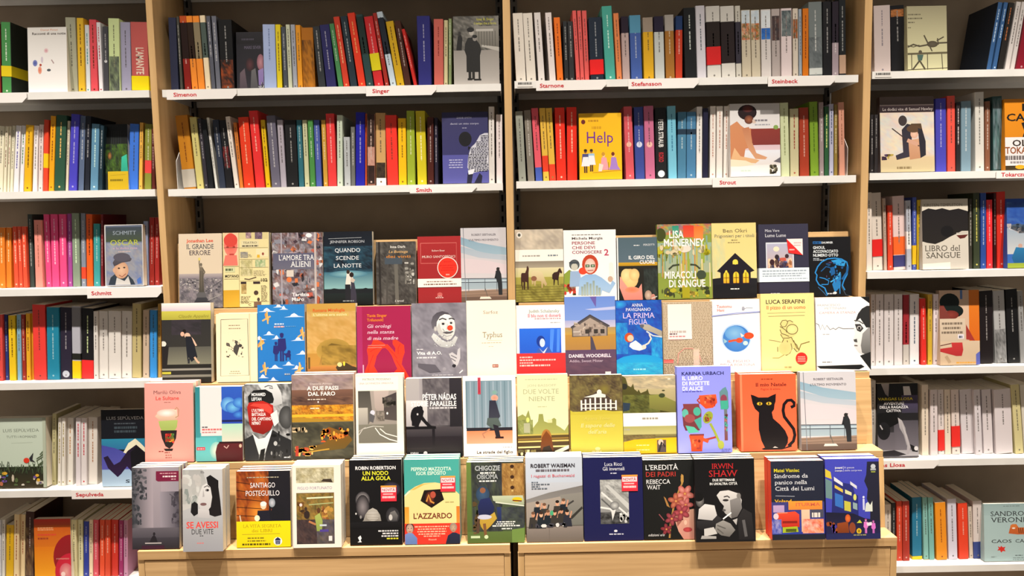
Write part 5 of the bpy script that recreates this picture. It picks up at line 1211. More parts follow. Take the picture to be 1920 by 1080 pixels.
def c_cafe():
    bg('ece0d2', 'f0e6da'); r(.09, .03, .86, .215, 'b8ac8c', 'c8bc98'); n(.09, .04, .86, .215, 10, 4, ['c8c0a0', '98906c', 'e0d8b8', 'b0a478', '7c7458'], 67); g('.6 .2 .64 .17 .8 .17 .84 .215', '3c3028'); t('FIGLIO FORTUNATO', .12, .82, .295, .034, '8c7c98', ''); r(.09, .335, .86, .955, '5c4430', '34302c'); n(.09, .34, .86, .66, 10, 6, ['8c6c30', '5c4424', 'b08838', '4c3c20', 'a07c40', '686c3c'], 68); l('.3 .40 .84 .39', .03, 'd8e0b8'); l('.34 .48 .84 .46', .02, 'a8b078'); b(.1, .44, .26, .6, 8, .03, .05, ['3c2c1c', '704c24'], 69); e(.18, .48, .03, .02, 'f0d0c8'); n(.09, .66, .5, .95, 5, 5, ['4c3834', '382c30', '5c4844', '2c2428'], 70); n(.5, .66, .86, .95, 5, 5, ['4c4c4c', '5c5464', '383438', '706050'], 71); e(.3, .6, .06, .05, '302420'); e(.28, .53, .03, .025, '3c2c24'); g('.46 .62 .56 .58 .62 .68 .6 .8 .5 .8 .48 .7', 'a8b45c', '8c9c4c'); e(.54, .55, .035, .035, '5c3820'); e(.66, .6, .045, .05, 'b86048'); e(.64, .56, .035, .03, '6c3c20'); l('.34 .68 .48 .72', .04, 'b8784c'); r(.56, .78, .74, .81, '50408c'); r(.56, .72, .7, .74, 'c8d0d8'); b(.6, .5, .84, .66, 12, .03, .05, ['c09040', '8c5428', 'd8a860'], 72); r(.74, .86, .81, .92, 'e0dcd8'); r(0, .0, .02, 1, 'd8ccbc')
def c_knot():
    bg('131215', '0c0b0d'); e(.25, .47, .14, .10, 'b8b0b0', '2c2a2e'); e(.25, .55, .13, .14, '8a8284', '1c1a1e'); g('.26 .71 .3 .64 .36 .59 .44 .565 .52 .59 .58 .65 .6 .72 .24 .72', 'b8b2a8', '8c867e'); e(.44, .66, .12, .06, 'd0cac0', 'b0aaa2'); for_ = [l(f'.3 {.64+j*.02} .56 {.64+j*.02}', .01, '8c8478') for j in range(4)]; e(.82, .66, .13, .10, '4c4a4c', '2a282c'); g('.72 .72 .78 .62 .86 .6 .92 .66 .9 .72', '7c7876', '484648'); e(.78, .68, .035, .035, 'c8c4c0'); e(.8, .35, .18, .09, '58506c', '1a181e'); e(.12, .63, .014, .012, 'e0dcd8'); e(.21, .67, .02, .02, '8c8886'); l('.06 .78 .2 .77 .3 .755', .02, '7c7876'); r(0, .73, 1, .8, '161518', '0e0d10')
    t('ROBIN ROBERTSON', .12, .89, .115, .038, 'f2f0ee', 'b'); t('UN NODO', .26, .75, .18, .045, 'e8e438', 'b'); t('ALLA GOLA', .23, .79, .24, .045, 'e8e438', 'b'); k(.54, .92, .845, .016, 'e0dede', 1, ragged=0); k(.62, .92, .875, .016, 'e0dede', 1, ragged=0); k(.6, .92, .905, .016, 'e0dede', 1, ragged=0); k(.7, .92, .935, .016, 'e0d838', 1, ragged=0); g('.14 .965 .18 .95 .15 .91 .2 .885 .22 .92 .2 .94 .22 .965', 'f0eeee')
def c_novelty():
    bg('e43040'); r(.0, .0, 1, .10, 'f0a040'); r(.04, .12, .96, .42, 'fae4e4'); t('NOVITÀ', .1, .9, .36, .17, 'b83048', 'b'); k(.14, .8, .58, .08, 'f8c8c8', 1, ragged=.05); k(.1, .9, .8, .13, 'f8d8d8', 1, ragged=0)
def c_gamble():
    bg('48a89c', '50b0a4'); g('0 .42 .06 .38 .2 .32 .36 .28 .56 .275 .76 .3 .9 .36 1 .42 1 .78 0 .78', 'ecdc94'); g('.12 .36 .3 .295 .56 .275 .36 .3 .18 .36', 'e8b858'); l('.0 .43 .1 .37', .03, 'f4ecd0'); r(0, .56, .08, .76, 'e89830', 'f0b048'); r(.94, .56, 1, .76, 'e87c28', 'e89038'); g('.29 .49 .36 .365 .66 .355 .72 .48 .49 .575', '1c1010'); e(.46, .46, .08, .08, '8c3c28', '3c1814'); l('.4 .5 .44 .42 .48 .5 .54 .52', .03, 'd89040'); e(.52, .42, .05, .04, 'b8503c'); t('PEPPINO MAZZOTTA', .13, .86, .135, .04, 'e0f4e0', 'b'); t('IGOR ESPOSITO', .22, .76, .185, .04, 'e0f4e0', 'b'); t("L'AZZARDO", .16, .86, .70, .062, '7c3420', 'b'); k(.74, .92, .515, .01, 'b0a060', 1)
def c_gamble_band():
    bg('e83c28', 'e4382c'); k(.18, .8, .18, .055, 'f8c0a0', 1, ragged=0, al='c'); k(.22, .76, .30, .055, 'f8c0a0', 3, .12, ragged=.1, al='c'); k(.34, .64, .64, .05, 'f8c0a0', 1, al='c'); t('Rizzoli', .43, .57, .82, .08, 'f8d0b0', ''); head(.09, .25, .065, 'd8b8a0', '302828', 'b89080'); g('0 .52 .06 .44 .14 .46 .22 .7 .22 1 0 1', '7890c8', '607cb8'); head(.88, .24, .055, 'd0b090', '908880', 'a88870'); g('.74 .96 .78 .6 .86 .46 .92 .46 1 .56 1 1 .74 1', '282c44', '202438')
def c_courtyard():
    bg('3c4038', '50603c'); r(0, 0, .08, 1, '68803c', '50602c'); n(.1, .0, .62, 1, 7, 10, ['2c2e30', '3c4048', '343a30', '22242a', '4c5440'], 73); r(.62, .02, 1, .5, 'a87c40', '98743c'); n(.62, .02, 1, .5, 9, 9, ['b08848', '8c6430', 'c89c58', 'a07840', '784c24'], 74)
    for j in range(4): e(.8, .06 + j * .13, .035, .022, '3c2418'); e(.8, .10 + j * .13, .02, .012, 'd0b070')
    e(.28, .4, .12, .10, '3c5878', '2c4058'); e(.28, .35, .05, .035, '905c40'); g('.16 .6 .24 .46 .4 .44 .48 .56 .44 .68 .24 .74', '242c5c', '1c2040'); g('.18 .66 .32 .7 .48 .62 .52 .7 .4 .8 .3 .86 .24 .8', 'c0a040', 'b89030'); e(.3, .68, .13, .03, 'c8c8d8'); g('.44 .42 .98 .42 1 .5 1 .55 .6 .52 .46 .48', 'c0c8a8', '98a080'); l('.5 .5 1 .55', .02, 'd8dcc8'); e(.88, .47, .09, .03, 'd8c020'); l('.8 .48 .96 .49', .02, '701c1c'); g('.52 .56 .64 .56 .68 .8 .54 .8', '2c3868', '202848'); n(.6, .56, 1, .84, 5, 5, ['3c4044', '505850', '2c3038', '444c3c'], 75); r(0, .86, .8, 1, '5c7038', '546830'); g('.78 .84 1 .82 1 1 .78 1', '708c44'); b(.1, .45, .2, .9, 12, .02, .06, ['584428', '6c5434', '40482c'], 76); l('.3 .76 .32 .92', .05, '7c5434'); l('.2 .7 .18 .88', .05, '584030')
    t('CHIGOZIE', .15, .59, .105, .058, 'b8bcbc', 'b'); k(.24, .5, .145, .02, 'e0e0dc', 1, ragged=0); t('OBIOMA', .18, .55, .21, .058, 'a8acac', 'b'); k(.22, .52, .245, .018, 'e0e0dc', 1, ragged=0); k(.52, .84, .75, .014, 'e8e8e0', 1, ragged=0, al='c'); k(.5, .82, .775, .014, 'e8e8e0', 1, ragged=.05, al='c'); k(.44, .92, .80, .016, 'e8e8e0', 1, ragged=0, al='c'); k(.58, .8, .835, .014, 'e8e8e0', 1, al='c'); r(.06, .91, .22, .94, 'c8d8a8'); e(.33, .925, .035, .024, 'd0e0b0')
def c_boys():
    bg('c4ccd8', 'b4bcc8'); r(0, .3, 1, .5, 'c0c4cc', 'b8b8bc'); g('0 .50 .4 .42 1 .34 1 .42 .5 .5 0 .58', '787470', '8c8884'); g('0 .54 1 .42 1 .86 0 .86', 'a89c90', '948a80'); g('.6 .45 1 .42 1 .86 .72 .8', '8c8880', '707068'); l('.62 .74 .8 .72 1 .60', .05, '34322e'); l('.7 .58 .84 .52', .03, '3c3a38'); r(0, .82, 1, 1, '8c8078', '6c645c'); l('0 .825 1 .81', .012, '5c544c'); l('.4 .83 .4 1', .01, '6c625a')
    rg = random.Random(77)
    for x, y in ((.2, .56), (.32, .58), (.55, .55), (.66, .53), (.12, .68), (.26, .68), (.38, .66), (.5, .66), (.62, .64), (.72, .66)):
        c_ = rg.choice(['2a2c38', '383430', '1c242c', '2c2030']); g(f'{x-.06} {y+.03} {x+.06} {y+.03} {x+.085} {y+.16} {x-.085} {y+.16}', c_); e(x, y, .032, .03, rg.choice(['d8a080', 'e0b090', 'c89070'])); e(x, y - .022, .033, .018, rg.choice(['3c2820', '70503c', '241c18'])); l(f'{x+.05} {y+.06} {x+.08} {y-.02}', .025, rg.choice(['c89478', c_]))
    b(.08, .78, .75, .83, 10, .03, .05, ['e0dcd8', '2c2a30', '44424a'], 78); e(.45, .66, .03, .03, '48a878'); t('ROBERT WAISMAN', .09, .87, .12, .042, '38343c', 'b'); k(.18, .77, .165, .022, '686068', 1, ragged=0); t('I ragazzi di Buchenwald', .10, .86, .235, .032, 'd84854', ''); k(.10, .24, .30, .012, '68707c', 1); k(.1, .42, .325, .012, '68707c', 1, ragged=0); k(.1, .3, .35, .012, '68707c', 1); k(.1, .4, .375, .012, '68707c', 1)
def c_navybridge():
    bg('1a1c50', '181a4c'); t('Luca Ricci', .36, .66, .105, .042, 'e8e8f0', 's'); t('Gli invernali', .33, .70, .16, .042, 'e8e8f0', 's'); k(.46, .58, .20, .012, 'd0d0e0', 1, ragged=0); r(.28, .27, .76, .79, 'a8a8a4', '8c8c88'); n(.28, .27, .76, .5, 7, 5, ['b8b8b4', '8c8c88', 'd0d0cc', '707070'], 79); g('.36 .34 .42 .33 .76 .56 .76 .64', 'c8c8c4'); g('.28 .6 .5 .56 .76 .68 .76 .8 .28 .8', 'a8a8a6', '4c4c4c'); l('.3 .42 .74 .7', .03, 'e4e4e0'); l('.3 .5 .72 .78', .025, '606060'); l('.28 .6 .44 .62 .5 .66', .03, 'e8e8e4'); e(.52, .58, .08, .05, 'd0d0cc', '707070'); n(.28, .66, .62, .8, 5, 4, ['2c2c2c', '4c4c4c', '1c1c1c', '707070'], 80); g('.46 .64 .54 .63 .48 .76', 'e0e0dc'); b(.6, .66, .76, .79, 12, .02, .04, ['d0d0cc', '404040', 'f0f0ec'], 81); e(.53, .885, .03, .014, 'e0e0e8'); k(.42, .66, .93, .014, 'c8c8d8', 1, ragged=0)
def c_orchid():
    bg('191a19', '121312'); t("L'EREDITÀ", .05, .70, .125, .062, 'f2f0ee', 's'); t('DEI PADRI', .06, .65, .21, .06, 'c83830', 's'); t('REBECCA', .06, .54, .30, .055, 'f0eeec', 's'); t('WAIT', .07, .34, .37, .055, 'f0eeec', 's'); g('.62 .66 .76 .64 1 .62 1 1 .78 1 .68 .9 .62 .78', 'dca890', 'c88878'); g('.62 .66 .78 .64 .74 .78 .66 .84', 'a86c5c', '985c50'); e(.72, .75, .06, .015, '5c3428'); e(.82, .79, .03, .03, 'e8bca4'); e(.86, .88, .09, .03, 'c84848', 'a83c40'); l('.76 .2 .77 .3 .72 .36 .66 .46 .6 .56 .56 .7 .52 .82 .5 .98', .035, 'a87c40'); g('.76 .18 .8 .2 .8 .28 .76 .32 .74 .26', 'b88c48'); g('.4 .46 .44 .48 .52 .6 .46 .58', 'a87840')
    fl(.82, .43, .16, 'e09888', 'b85850', .3); fl(.64, .52, .14, 'c87858', '8c3c30', .9); fl(.83, .57, .13, 'd88078', 'a04848', 0); fl(.74, .66, .15, 'b85058', '7c2c34', .5); fl(.55, .74, .12, 'a84850', '6c2830', .2); fl(.44, .87, .1, '983840', '602028', .8); l('.3 .68 .4 .76', .02, '8c4c50'); t('edizioni e/o', .08, .40, .955, .032, 'e0dedc', 'i')
def c_smoker():
    bg('0e0d0f', '121113'); t('IRWIN', .29, .65, .12, .062, 'c02428', 's'); t('SHAW', .24, .72, .215, .075, 'c02428', 's'); t('DUE SETTIMANE', .30, .67, .27, .028, 'ecebe8', 'b'); t("IN UN'ALTRA CITTÀ", .25, .71, .315, .028, 'ecebe8', 'b'); e(.6, .46, .24, .13, '1e1a1c', '100e10'); g('.36 .44 .42 .39 .56 .38 .72 .42 .78 .5 .76 .62 .7 .7 .6 .72 .5 .66 .46 .62 .48 .57 .42 .52', 'd8d4d0', '9c9894'); g('.58 .5 .76 .46 .78 .6 .7 .7 .6 .72', '8c8886', '5c5856'); e(.73, .45, .035, .035, '807c78'); l('.48 .46 .54 .45 .58 .47', .02, '3c3838'); e(.51, .50, .05, .014, '2a2626'); e(.48, .62, .03, .014, '585452'); l('.46 .725 .6 .65', .022, 'f4f2f0'); e(.08, .5, .07, .08, '8c8884', '3c3a3a'); e(.06, .46, .08, .05, '0c0b0c'); g('.06 .6 .16 .54 .32 .56 .36 .68 .28 .74 .04 .72', 'dedbd8', 'b8b4b2'); g('.02 .74 .3 .74 .36 .68 .44 .72 .36 .82 .1 .86 .02 .82', '302e30', '1a181a'); g('.34 .78 .46 .74 .58 .78 .66 .86 .56 .94 .42 .92 .32 .86', '98948f', '686460'); l('.36 .8 .5 .84', .02, '5c5855'); l('.36 .84 .46 .9', .02, '5c5855'); g('.14 .84 .3 .82 .36 .9 .14 .93', 'c8c4c0'); g('.1 .92 .34 .93 .34 .96 .08 .96', 'a8a4a0'); g('.7 .72 .8 .6 .94 .66 .98 .98 .72 .98', '2a2829', '1c1a1c'); l('.8 .74 .84 .94', .05, '5c5a5a'); g('.62 .74 .7 .72 .68 .8', 'b8b4b0')
def c_syndrome():
    bg('24283a', '202434'); t('Matei Visniec', .06, .54, .14, .042, 'd8c828', 'b'); t('Sindrome da', .06, .70, .215, .05, 'e8e8ec', 's'); t('panico nella', .07, .68, .295, .05, 'e8e8ec', 's'); t('Città dei Lumi', .08, .82, .375, .05, 'e8e8ec', 's'); l('.08 .44 .44 .45', .008, 'c0c4d0'); t('Voland', .06, .38, .53, .042, 'e8b028', 'b'); r(.0, .52, 1, .93, '403c78', '2c3c98'); r(.32, .51, .96, .62, 'f09c38', 'e8883c'); t('ITURMA', .46, .92, .575, .04, 'd86848', 'b'); r(.03, .56, .24, .65, 'c0a0c8', 'b898c0'); g('.08 .66 .44 .64 .52 .68 .52 .84 .2 .84 .14 .78', 'e84c30', 'c02c20'); l('.1 .66 .3 .655', .02, 'f08868'); r(.2, .76, .48, .79, '8c2018'); g('.2 .84 .48 .83 .5 .9 .2 .91', 'a8b828'); r(.26, .86, .46, .9, '505c18'); r(.56, .62, .72, .9, 'ecc8a8', 'e8b898'); r(.73, .62, .98, .72, '4c4c5c'); k(.76, .96, .72, .06, 'e8dcd0', 1); n(.58, .74, .98, .92, 6, 4, ['e8705c', 'f0b098', 'd84838', 'f4d0c0', 'e88848'], 85); n(.0, .74, .18, .92, 4, 4, ['3c50b0', '5c68c8', '2c3890', 'b0a8d0'], 86); e(.08, .7, .05, .04, 'e0c8d0'); r(0, .93, 1, 1, '1e2230')
def c_nightstreet():
    bg('4448b8', '4044b0'); g('.78 .04 1 .04 1 1 .8 1 .82 .62 .76 .5 .78 .38 .72 .28 .76 .2', '242438', '20202c'); g('0 .12 .1 .16 .12 .25 0 .22', 'd8c040'); g('0 .24 .12 .28 .12 .5 0 .48', '6c8c8c'); g('.14 .24 .34 .3 .5 .32 .54 .44 .6 .46 .6 .76 .1 .7', '2c3078', '242a70'); g('.16 .22 .32 .3 .32 .34 .16 .27', 'e0e0e8'); g('.17 .32 .32 .38 .32 .42 .17 .36', 'e0c048'); g('.17 .42 .32 .46 .32 .62 .17 .58', '3870c0'); g('.34 .52 .46 .54 .46 .66 .34 .64', 'c8c048'); g('.36 .38 .48 .42 .48 .46 .36 .43', 'd8d8a0'); g('.46 .28 .58 .34 .58 .38 .46 .32', 'd8d8e0'); g('.5 .54 .58 .56 .58 .64 .5 .62', '90a8a8'); e(.54, .48, .03, .04, 'd8d870'); l('.7 .5 .7 .64', .035, 'd0d0f0'); e(.7, .48, .02, .014, 'e8e8f8'); g('.72 .66 .74 .56 .78 .54 .82 .58 .86 .53 .86 .66', 'd8dcd0'); g('0 .66 .5 .68 .7 .74 1 .78 1 1 0 1', '1c1c30', '242450'); e(.4, .74, .05, .05, 'e87830', 'c85028'); g('.2 .8 .4 .78 .42 .92 .2 .92', '984820', '7c3818'); e(.48, .86, .06, .07, '8c4428'); b(0, .78, .2, .92, 8, .03, .06, ['7c5cc0', '503c98', '984820'], 87); man(.73, .93, .18, 'e078c8', 'f0b0d0', 'c050a0'); man(.87, .94, .17, 'd870c8', 'e8a0d0', 'b04898'); g('.74 .8 .84 .79 .84 .83 .76 .84', 'e8dce8'); e(.6, .9, .045, .035, 'e8c028'); e(.6, .9, .025, .02, 'a08018'); g('.62 .76 .66 .8 .56 .8', 'c8d040'); r(0, .93, 1, 1, '242858'); k(.5, .74, .955, .012, 'a8a058', 1, ragged=0); t('joani', .18, .32, .12, .024, 'f0f0f4', 'b'); t('scarpa', .18, .32, .155, .02, 'd8d8e8', 'b'); t('Il paese', .36, .54, .12, .022, 'd8d8f0', ''); t('della sorpresa', .36, .68, .155, .02, 'd8d8f0', ''); l('.34 .09 .34 .16', .006, 'c8c8e8'); e(.89, .1, .045, .03, 'c0c4c8'); r(.84, .125, .94, .15, 'a8acb0'); r(.85, .16, .93, .175, '98a048')

# ------------------------------------------------------------------ covers shown on the shelves
def f_dance_dots():
    bg('f4f0ea', 'faf6f4'); t('Daniel Pintet', .34, .78, .055, .03, 'e08850', ''); t('Racconti di una notte', .12, .98, .115, .036, '4c443c', 'b'); e(.47, .36, .06, .04, 'd8909c', 'f4e0e0'); e(.18, .55, .06, .05, '4050a0', '8890c8'); e(.3, .66, .05, .06, 'e07050', 'f0b098'); e(.53, .66, .05, .02, '505860'); e(.36, .5, .03, .05, 'd8ccd8'); l('.6 .5 .66 .56', .03, 'b8a0a0'); e(.32, .58, .03, .02, 'b85040')
def f_darkyellow():
    bg('14161a', '20261c'); n(0, .3, 1, .75, 8, 6, ['20301c', '101412', '3c5020', '588028', '182018'], 88); e(.2, .48, .1, .06, 'b07838', '403020'); g('.72 .5 .95 .46 1 .75 .68 .75', '3cc0a0', '2c9c84'); r(.1, .72, 1, 1, 'd0b020', 'c0a018'); l('.2 .78 .9 .77', .01, '807010'); k(.2, .8, .87, .03, '706010', 1)
    for j in range(5): l(f'{.3+j*.1} .1 {.25+j*.11} .6', .01, '3c4444')
def f_boy():
    bg('5a6478', '8c94a8'); l('.0 .0 1 .0 1 1 0 1 0 0', .06, 'c8c4c0'); r(.04, .04, .97, .28, '3c4450', '44503c'); n(.04, .3, .97, .95, 7, 8, ['7c88a8', '8c90a0', '9ca0a8', '6c78a0', 'a09890'], 89); t('SCHMITT', .22, .82, .165, .06, '98a4b0', 's'); t('OSCAR', .15, .90, .335, .085, 'b8c040', 's'); t('e la dama rosa', .22, .85, .40, .035, 'd0a8b8', ''); k(.35, .75, .445, .01, 'd8b8b0', 1); g('.08 .98 .14 .86 .3 .78 .6 .82 .72 .9 .78 .98', '34404c', '2c3440'); e(.42, .74, .19, .14, 'e0b898', 'c89878'); g('.2 .62 .28 .54 .42 .49 .6 .5 .7 .56 .66 .6 .44 .62 .24 .68', '5c5860', '46424c'); e(.44, .53, .22, .07, '585460'); e(.36, .71, .03, .012, '3c2c28'); e(.5, .70, .03, .012, '3c2c28'); l('.36 .82 .44 .85 .54 .8', .02, '9c5848'); e(.24, .74, .04, .04, 'd0a488'); g('.3 .86 .5 .92 .6 .84 .66 .98 .26 .98', 'c8c4c0'); g('.82 .9 .92 .85 .95 .96 .84 .97', '4c70b8')
def f_garden():
    bg('c4d0c0', 'bccab8'); t('LUIS SEPÚLVEDA', .20, .87, .20, .045, '6c7468', ''); t('TUTTI I ROMANZI', .26, .82, .285, .032, '5c6458', ''); l('.35 .36 .75 .355', .005, '909c8c'); r(0, .70, 1, 1, '24281c', '38301c'); rg = random.Random(90)
    for j in range(70):
        x = rg.random(); side = abs(x - .5) * 2; y = .74 - rg.random() * (.08 + .25 * max(0, side - .25)); l(f'{x} {y+.07} {x+rg.uniform(-.04,.04)} {y}', .012, rg.choice(['3c4c34', '24301c', '4c5c40', '586848']))
    for j in range(9): l(f'{.86+rg.uniform(-.05,.12)} {.5+j*.03} {.98} {.42+j*.03}', .014, '4c5c3c')
    e(.63, .61, .055, .038, 'd83820'); e(.6, .6, .1, .05, 'd8dccc') if 0 else None; g('.68 .58 .76 .5 .74 .6 .8 .64 .7 .62', '2c2c30'); b(0, .76, 1, .97, 26, .02, .045, ['d8a838', 'c0b4a0', '6c4c98', 'b06848', '506038', 'd0c8b8', '3c6c88'], 91); r(.94, 0, 1, 1, 'b0b8a4')
def f_whale():
    bg('0e1018', '101420'); t('LUIS SEPÚLVEDA', .13, .98, .13, .04, 'c8ccd0', ''); k(.3, .8, .19, .016, '485058', 1); k(.3, .9, .25, .03, '3c4850', 2, .05); r(0, .38, 1, .52, '2c88a8', '2c70a0'); g('0 .46 .3 .5 .55 .56 1 .5 1 .8 0 .8', '4448a0', '5858b0'); r(0, .78, 1, 1, '98b4d4', 'b0c8dc'); g('.5 .56 .62 .44 .78 .38 .9 .44 1 .5 1 .6 .8 .5 .6 .58', 'e8e4c8'); g('.04 .62 .14 .6 .28 .72 .42 .68 .6 .54 .8 .46 1 .56 1 .8 .7 .82 .58 .74 .44 .84 .36 .88 .14 .76', '1c1424', '2c1840'); g('.66 .56 .82 .48 1 .58 1 .82 .68 .80', '0e0c14'); t('S', .54, .64, .955, .04, '202838', 'b')
def f_redsun():
    bg('c04c18', 'f09418'); r(0, 0, 1, .1, 'c83020', 'b84420'); r(0, .45, 1, 1, 'e07c14', 'f8a820'); e(1.0, .62, .48, .36, '8c1c20', '981820', 30); e(1.0, .86, .44, .3, 'd82840', 'c82038', 30); e(.86, .86, .18, .14, 'e8a8a0', 'd86070'); e(.78, .9, .06, .04, 'f8d8d0'); k(.1, .56, .155, .02, 'e0a070', 2, .03, ragged=.1); k(.1, .6, .27, .028, 'd84830', 1, ragged=0); k(.1, .5, .33, .028, '9c3c20', 1); t('romanzo', .6, .95, .66, .03, 'f0b0a0', '')
def f_greyblur():
    bg('1c1a20', '2a2830'); r(0, 0, 1, .2, '242228', '18161a'); k(.2, .8, .14, .03, '484450', 1); t('MARE SEVER', .3, .92, .29, .05, '6c6478', ''); e(.5, .56, .16, .12, '5c3438', '2c2024'); e(.9, .52, .14, .14, 'c08890', '8c5c68'); g('.55 .66 .7 .62 .8 1 .5 1', '6c6a6c', '48464a'); g('.12 .7 .3 .62 .4 1 .1 1', '6c5c64', '443c44'); g('.8 .66 1 .62 1 .9 .82 .94', '9884b8', '7c68a0'); b(.8, .85, 1, 1, 12, .03, .05, ['d8d8d8', '504858', 'a0a0a8'], 92)
def f_couple():
    bg('58564f', 'a8a29c'); n(0, 0, 1, .5, 8, 7, ['5c5a54', '3c3a36', '807c74', '24221f', '98948c'], 93); r(.46, .15, 1, .45, '8c8880', '6c6860'); r(0, .5, 1, 1, '948e88', 'b4aea8'); g('.6 .42 1 .46 1 .52 .62 .45', 'b4b0a8')
    for j in range(8): l(f'{.5+j*.06} .22 {.5+j*.06} .44', .012, '4c4a44')
    t('Isaac B. Singer', .52, .90, .065, .036, 'c8c43c', ''); t('il tempo che si ferma', .46, .95, .125, .036, 'd0cc48', ''); r(.5, .19, .88, .225, 'b8b4ac'); g('.06 .5 .1 .3 .16 .27 .2 .32 .18 .5', '1c1b1a'); e(.14, .25, .03, .025, '302e2c')
    g('.26 .4 .32 .32 .44 .31 .52 .36 .58 .42 .61 .5 .58 .58 .58 .82 .28 .82 .28 .58 .24 .5', '1e1d1c'); e(.4, .24, .055, .045, 'b0aaa2'); e(.38, .2, .08, .035, '161514'); e(.47, .33, .045, .038, '8c8680'); e(.47, .30, .055, .025, '1c1b1a'); r(.32, .82, .38, .92, '201f1e'); r(.4, .82, .46, .93, '24221f'); r(.54, .82, .58, .92, '24221f'); r(.3, .91, .4, .94, '181716'); r(.44, .92, .6, .945, '181716')
def f_wordman():
    bg('37365f', '35346a'); r(0, .6, 1, 1, '54549c', '5c5ca4'); t('ZADIE SMITH', .32, .64, .09, .024, 'a8a8bc', ''); t('denti un mio corpo', .18, .80, .175, .026, 'b8b8cc', ''); k(.44, .56, .23, .012, '9898b0', 1); e(.5, .38, .14, .105, '121116', '16151a'); g('.56 .48 .62 .5 .56 .54', '141318'); g('.56 .62 .62 .5 .72 .44 .82 .33 .92 .3 1 .3 1 .82 .6 .86 .54 .78', 'c8c8d4', 'd8d8e0'); g('.54 .86 .66 .86 .62 1 .52 1', '26253a'); g('.68 1 .8 .86 .86 .9 .84 1', '26253a'); rg = random.Random(94)
    for j in range(24):
        v = .345 + j * .0215; a = .56 if v > .6 else .62 if v > .5 else .74 if v > .42 else .84
        k(a, 1, v, .013, rg.choice(['2a2940', '38374c', '1c1b28']), 1, seed=j, ragged=.1)
    g('.55 .82 .7 .8 .66 .87 .56 .88', 'e8e8ee'); k(.12, .46, .68, .016, 'b0b0d8', 4, .035, ragged=.2, al='c')
def f_help():
    bg('f0b818', 'f8bc14'); e(.1, .13, .05, .035, '6c2420'); k(.22, .5, .13, .03, 'c08810', 1); t('The', .28, .45, .24, .05, 'c88c14', 'b') if 0 else k(.3, .6, .24, .04, 'd09810', 1); t('Help', .18, .80, .45, .17, '6c2c90', ''); l('.3 .90 .98 .87', .012, 'b07818')
    for x, y, s, dr, sk, hr in ((.14, .9, .36, '505080', '7c4c34', '241814'), (.28, .88, .34, '9cc0d8', '8c5838', '2c1c14')):
        man(x, y, s, dr, sk, hr, '4c3428'); g(f'{x-.06} {y-.24} {x+.06} {y-.24} {x+.1} {y-.1} {x-.1} {y-.1}', 'f0ecf0')
    for x, y, dr, hr in ((.57, .86, 'e8a0a8', 'c89030'), (.8, .86, 'a880c8', '702c20')):
        e(x, y - .22, .032, .03, 'f0c8a8'); e(x - .01, y - .24, .04, .03, hr); g(f'{x-.05} {y-.19} {x+.06} {y-.19} {x+.1} {y-.06} {x+.16} {y} {x-.1} {y} {x-.07} {y-.08}', dr)
    g('.44 .88 .46 .76 .56 .78 .52 .88', 'f0d8c8'); l('.68 .86 .68 .74', .014, '907028')
def f_bather():
    bg('e0dcd8', 'f6f0ec'); r(0, 0, 1, .34, 'd8d4d2', 'e4e0e0'); r(.4, .345, 1, .57, '8c3830', '803430'); r(.0, .34, .42, .6, 'c87850', 'c07048'); r(.2, .57, 1, .66, 'dcc0c8', 'e4ccd0'); r(0, .64, 1, .84, 'e8eaf2', 'e4dcd8'); g('0 .3 .14 .24 .22 .3 .34 .36 .4 .34 .44 .52 .4 .6 .3 .62 .26 .78 0 .84', 'd08c60', 'c88058'); g('.24 .34 .38 .32 .42 .5 .52 .68 .74 .74 .7 .77 .5 .76 .36 .62 .3 .5', 'c07c58', 'd8a078'); g('.08 .6 .2 .72 .48 .76 .58 .78 .5 .82 .2 .8 0 .78', 'e8b888', 'e0b080'); g('0 .76 .3 .78 .5 .84 0 .87', 'f0e0c4'); e(.35, .12, .19, .105, '241014', '1c0c10'); e(.36, .07, .11, .05, '70301c', '401820'); e(.38, .22, .09, .06, 'a06040', '5c3024'); r(.45, .22, .52, .27, 'd8c0b0'); k(.5, .76, .245, .024, '807c84', 1); k(.5, .8, .30, .016, 'a0a0a8', 1, ragged=0); e(.92, .33, .05, .03, '88a858'); g('.86 .8 1 .74 1 .82', '68646c'); r(0, .86, 1, 1, 'f4eeec'); b(.78, .84, .94, .97, 16, .02, .05, ['2a2824', '58503c', 'e0d8b8', '484438'], 95); k(.2, .5, .93, .02, 'd0e0d0', 1)
def f_barbed():
    bg('b0a888', 'd8d4a8'); k(.02, .36, .14, .02, '706a54', 1, ragged=0); k(.02, .4, .2, .02, '706a54', 1, ragged=0); k(.02, .2, .26, .018, '706a54', 1); k(.02, .1, .34, .016, '706a54', 1); c_ = '544c3c'; l('0 .63 .15 .59 .3 .62 .5 .6 .75 .575 1 .57', .04, c_); l('0 .605 .15 .63 .3 .6', .02, c_); e(.63, .59, .14, .05, '605848', '504838'); l('.42 .45 .52 .58', .035, c_); l('.74 .54 .92 .48', .03, c_); l('.76 .5 .78 .6', .03, c_); l('.56 .62 .62 .7', .03, c_); l('0 .735 1 .725', .05, '686048'); l('.1 .74 .1 .98', .02, c_); l('.5 .74 .5 .98', .02, c_); l('.86 .74 .88 .98', .02, c_); l('0 .98 1 .96', .02, c_); e(.32, .71, .045, .03, '585040'); g('.24 .75 .4 .75 .36 .84 .26 .84', '4c6860'); l('.3 .84 .12 .98', .04, c_); l('.3 .84 .44 .98', .04, c_)
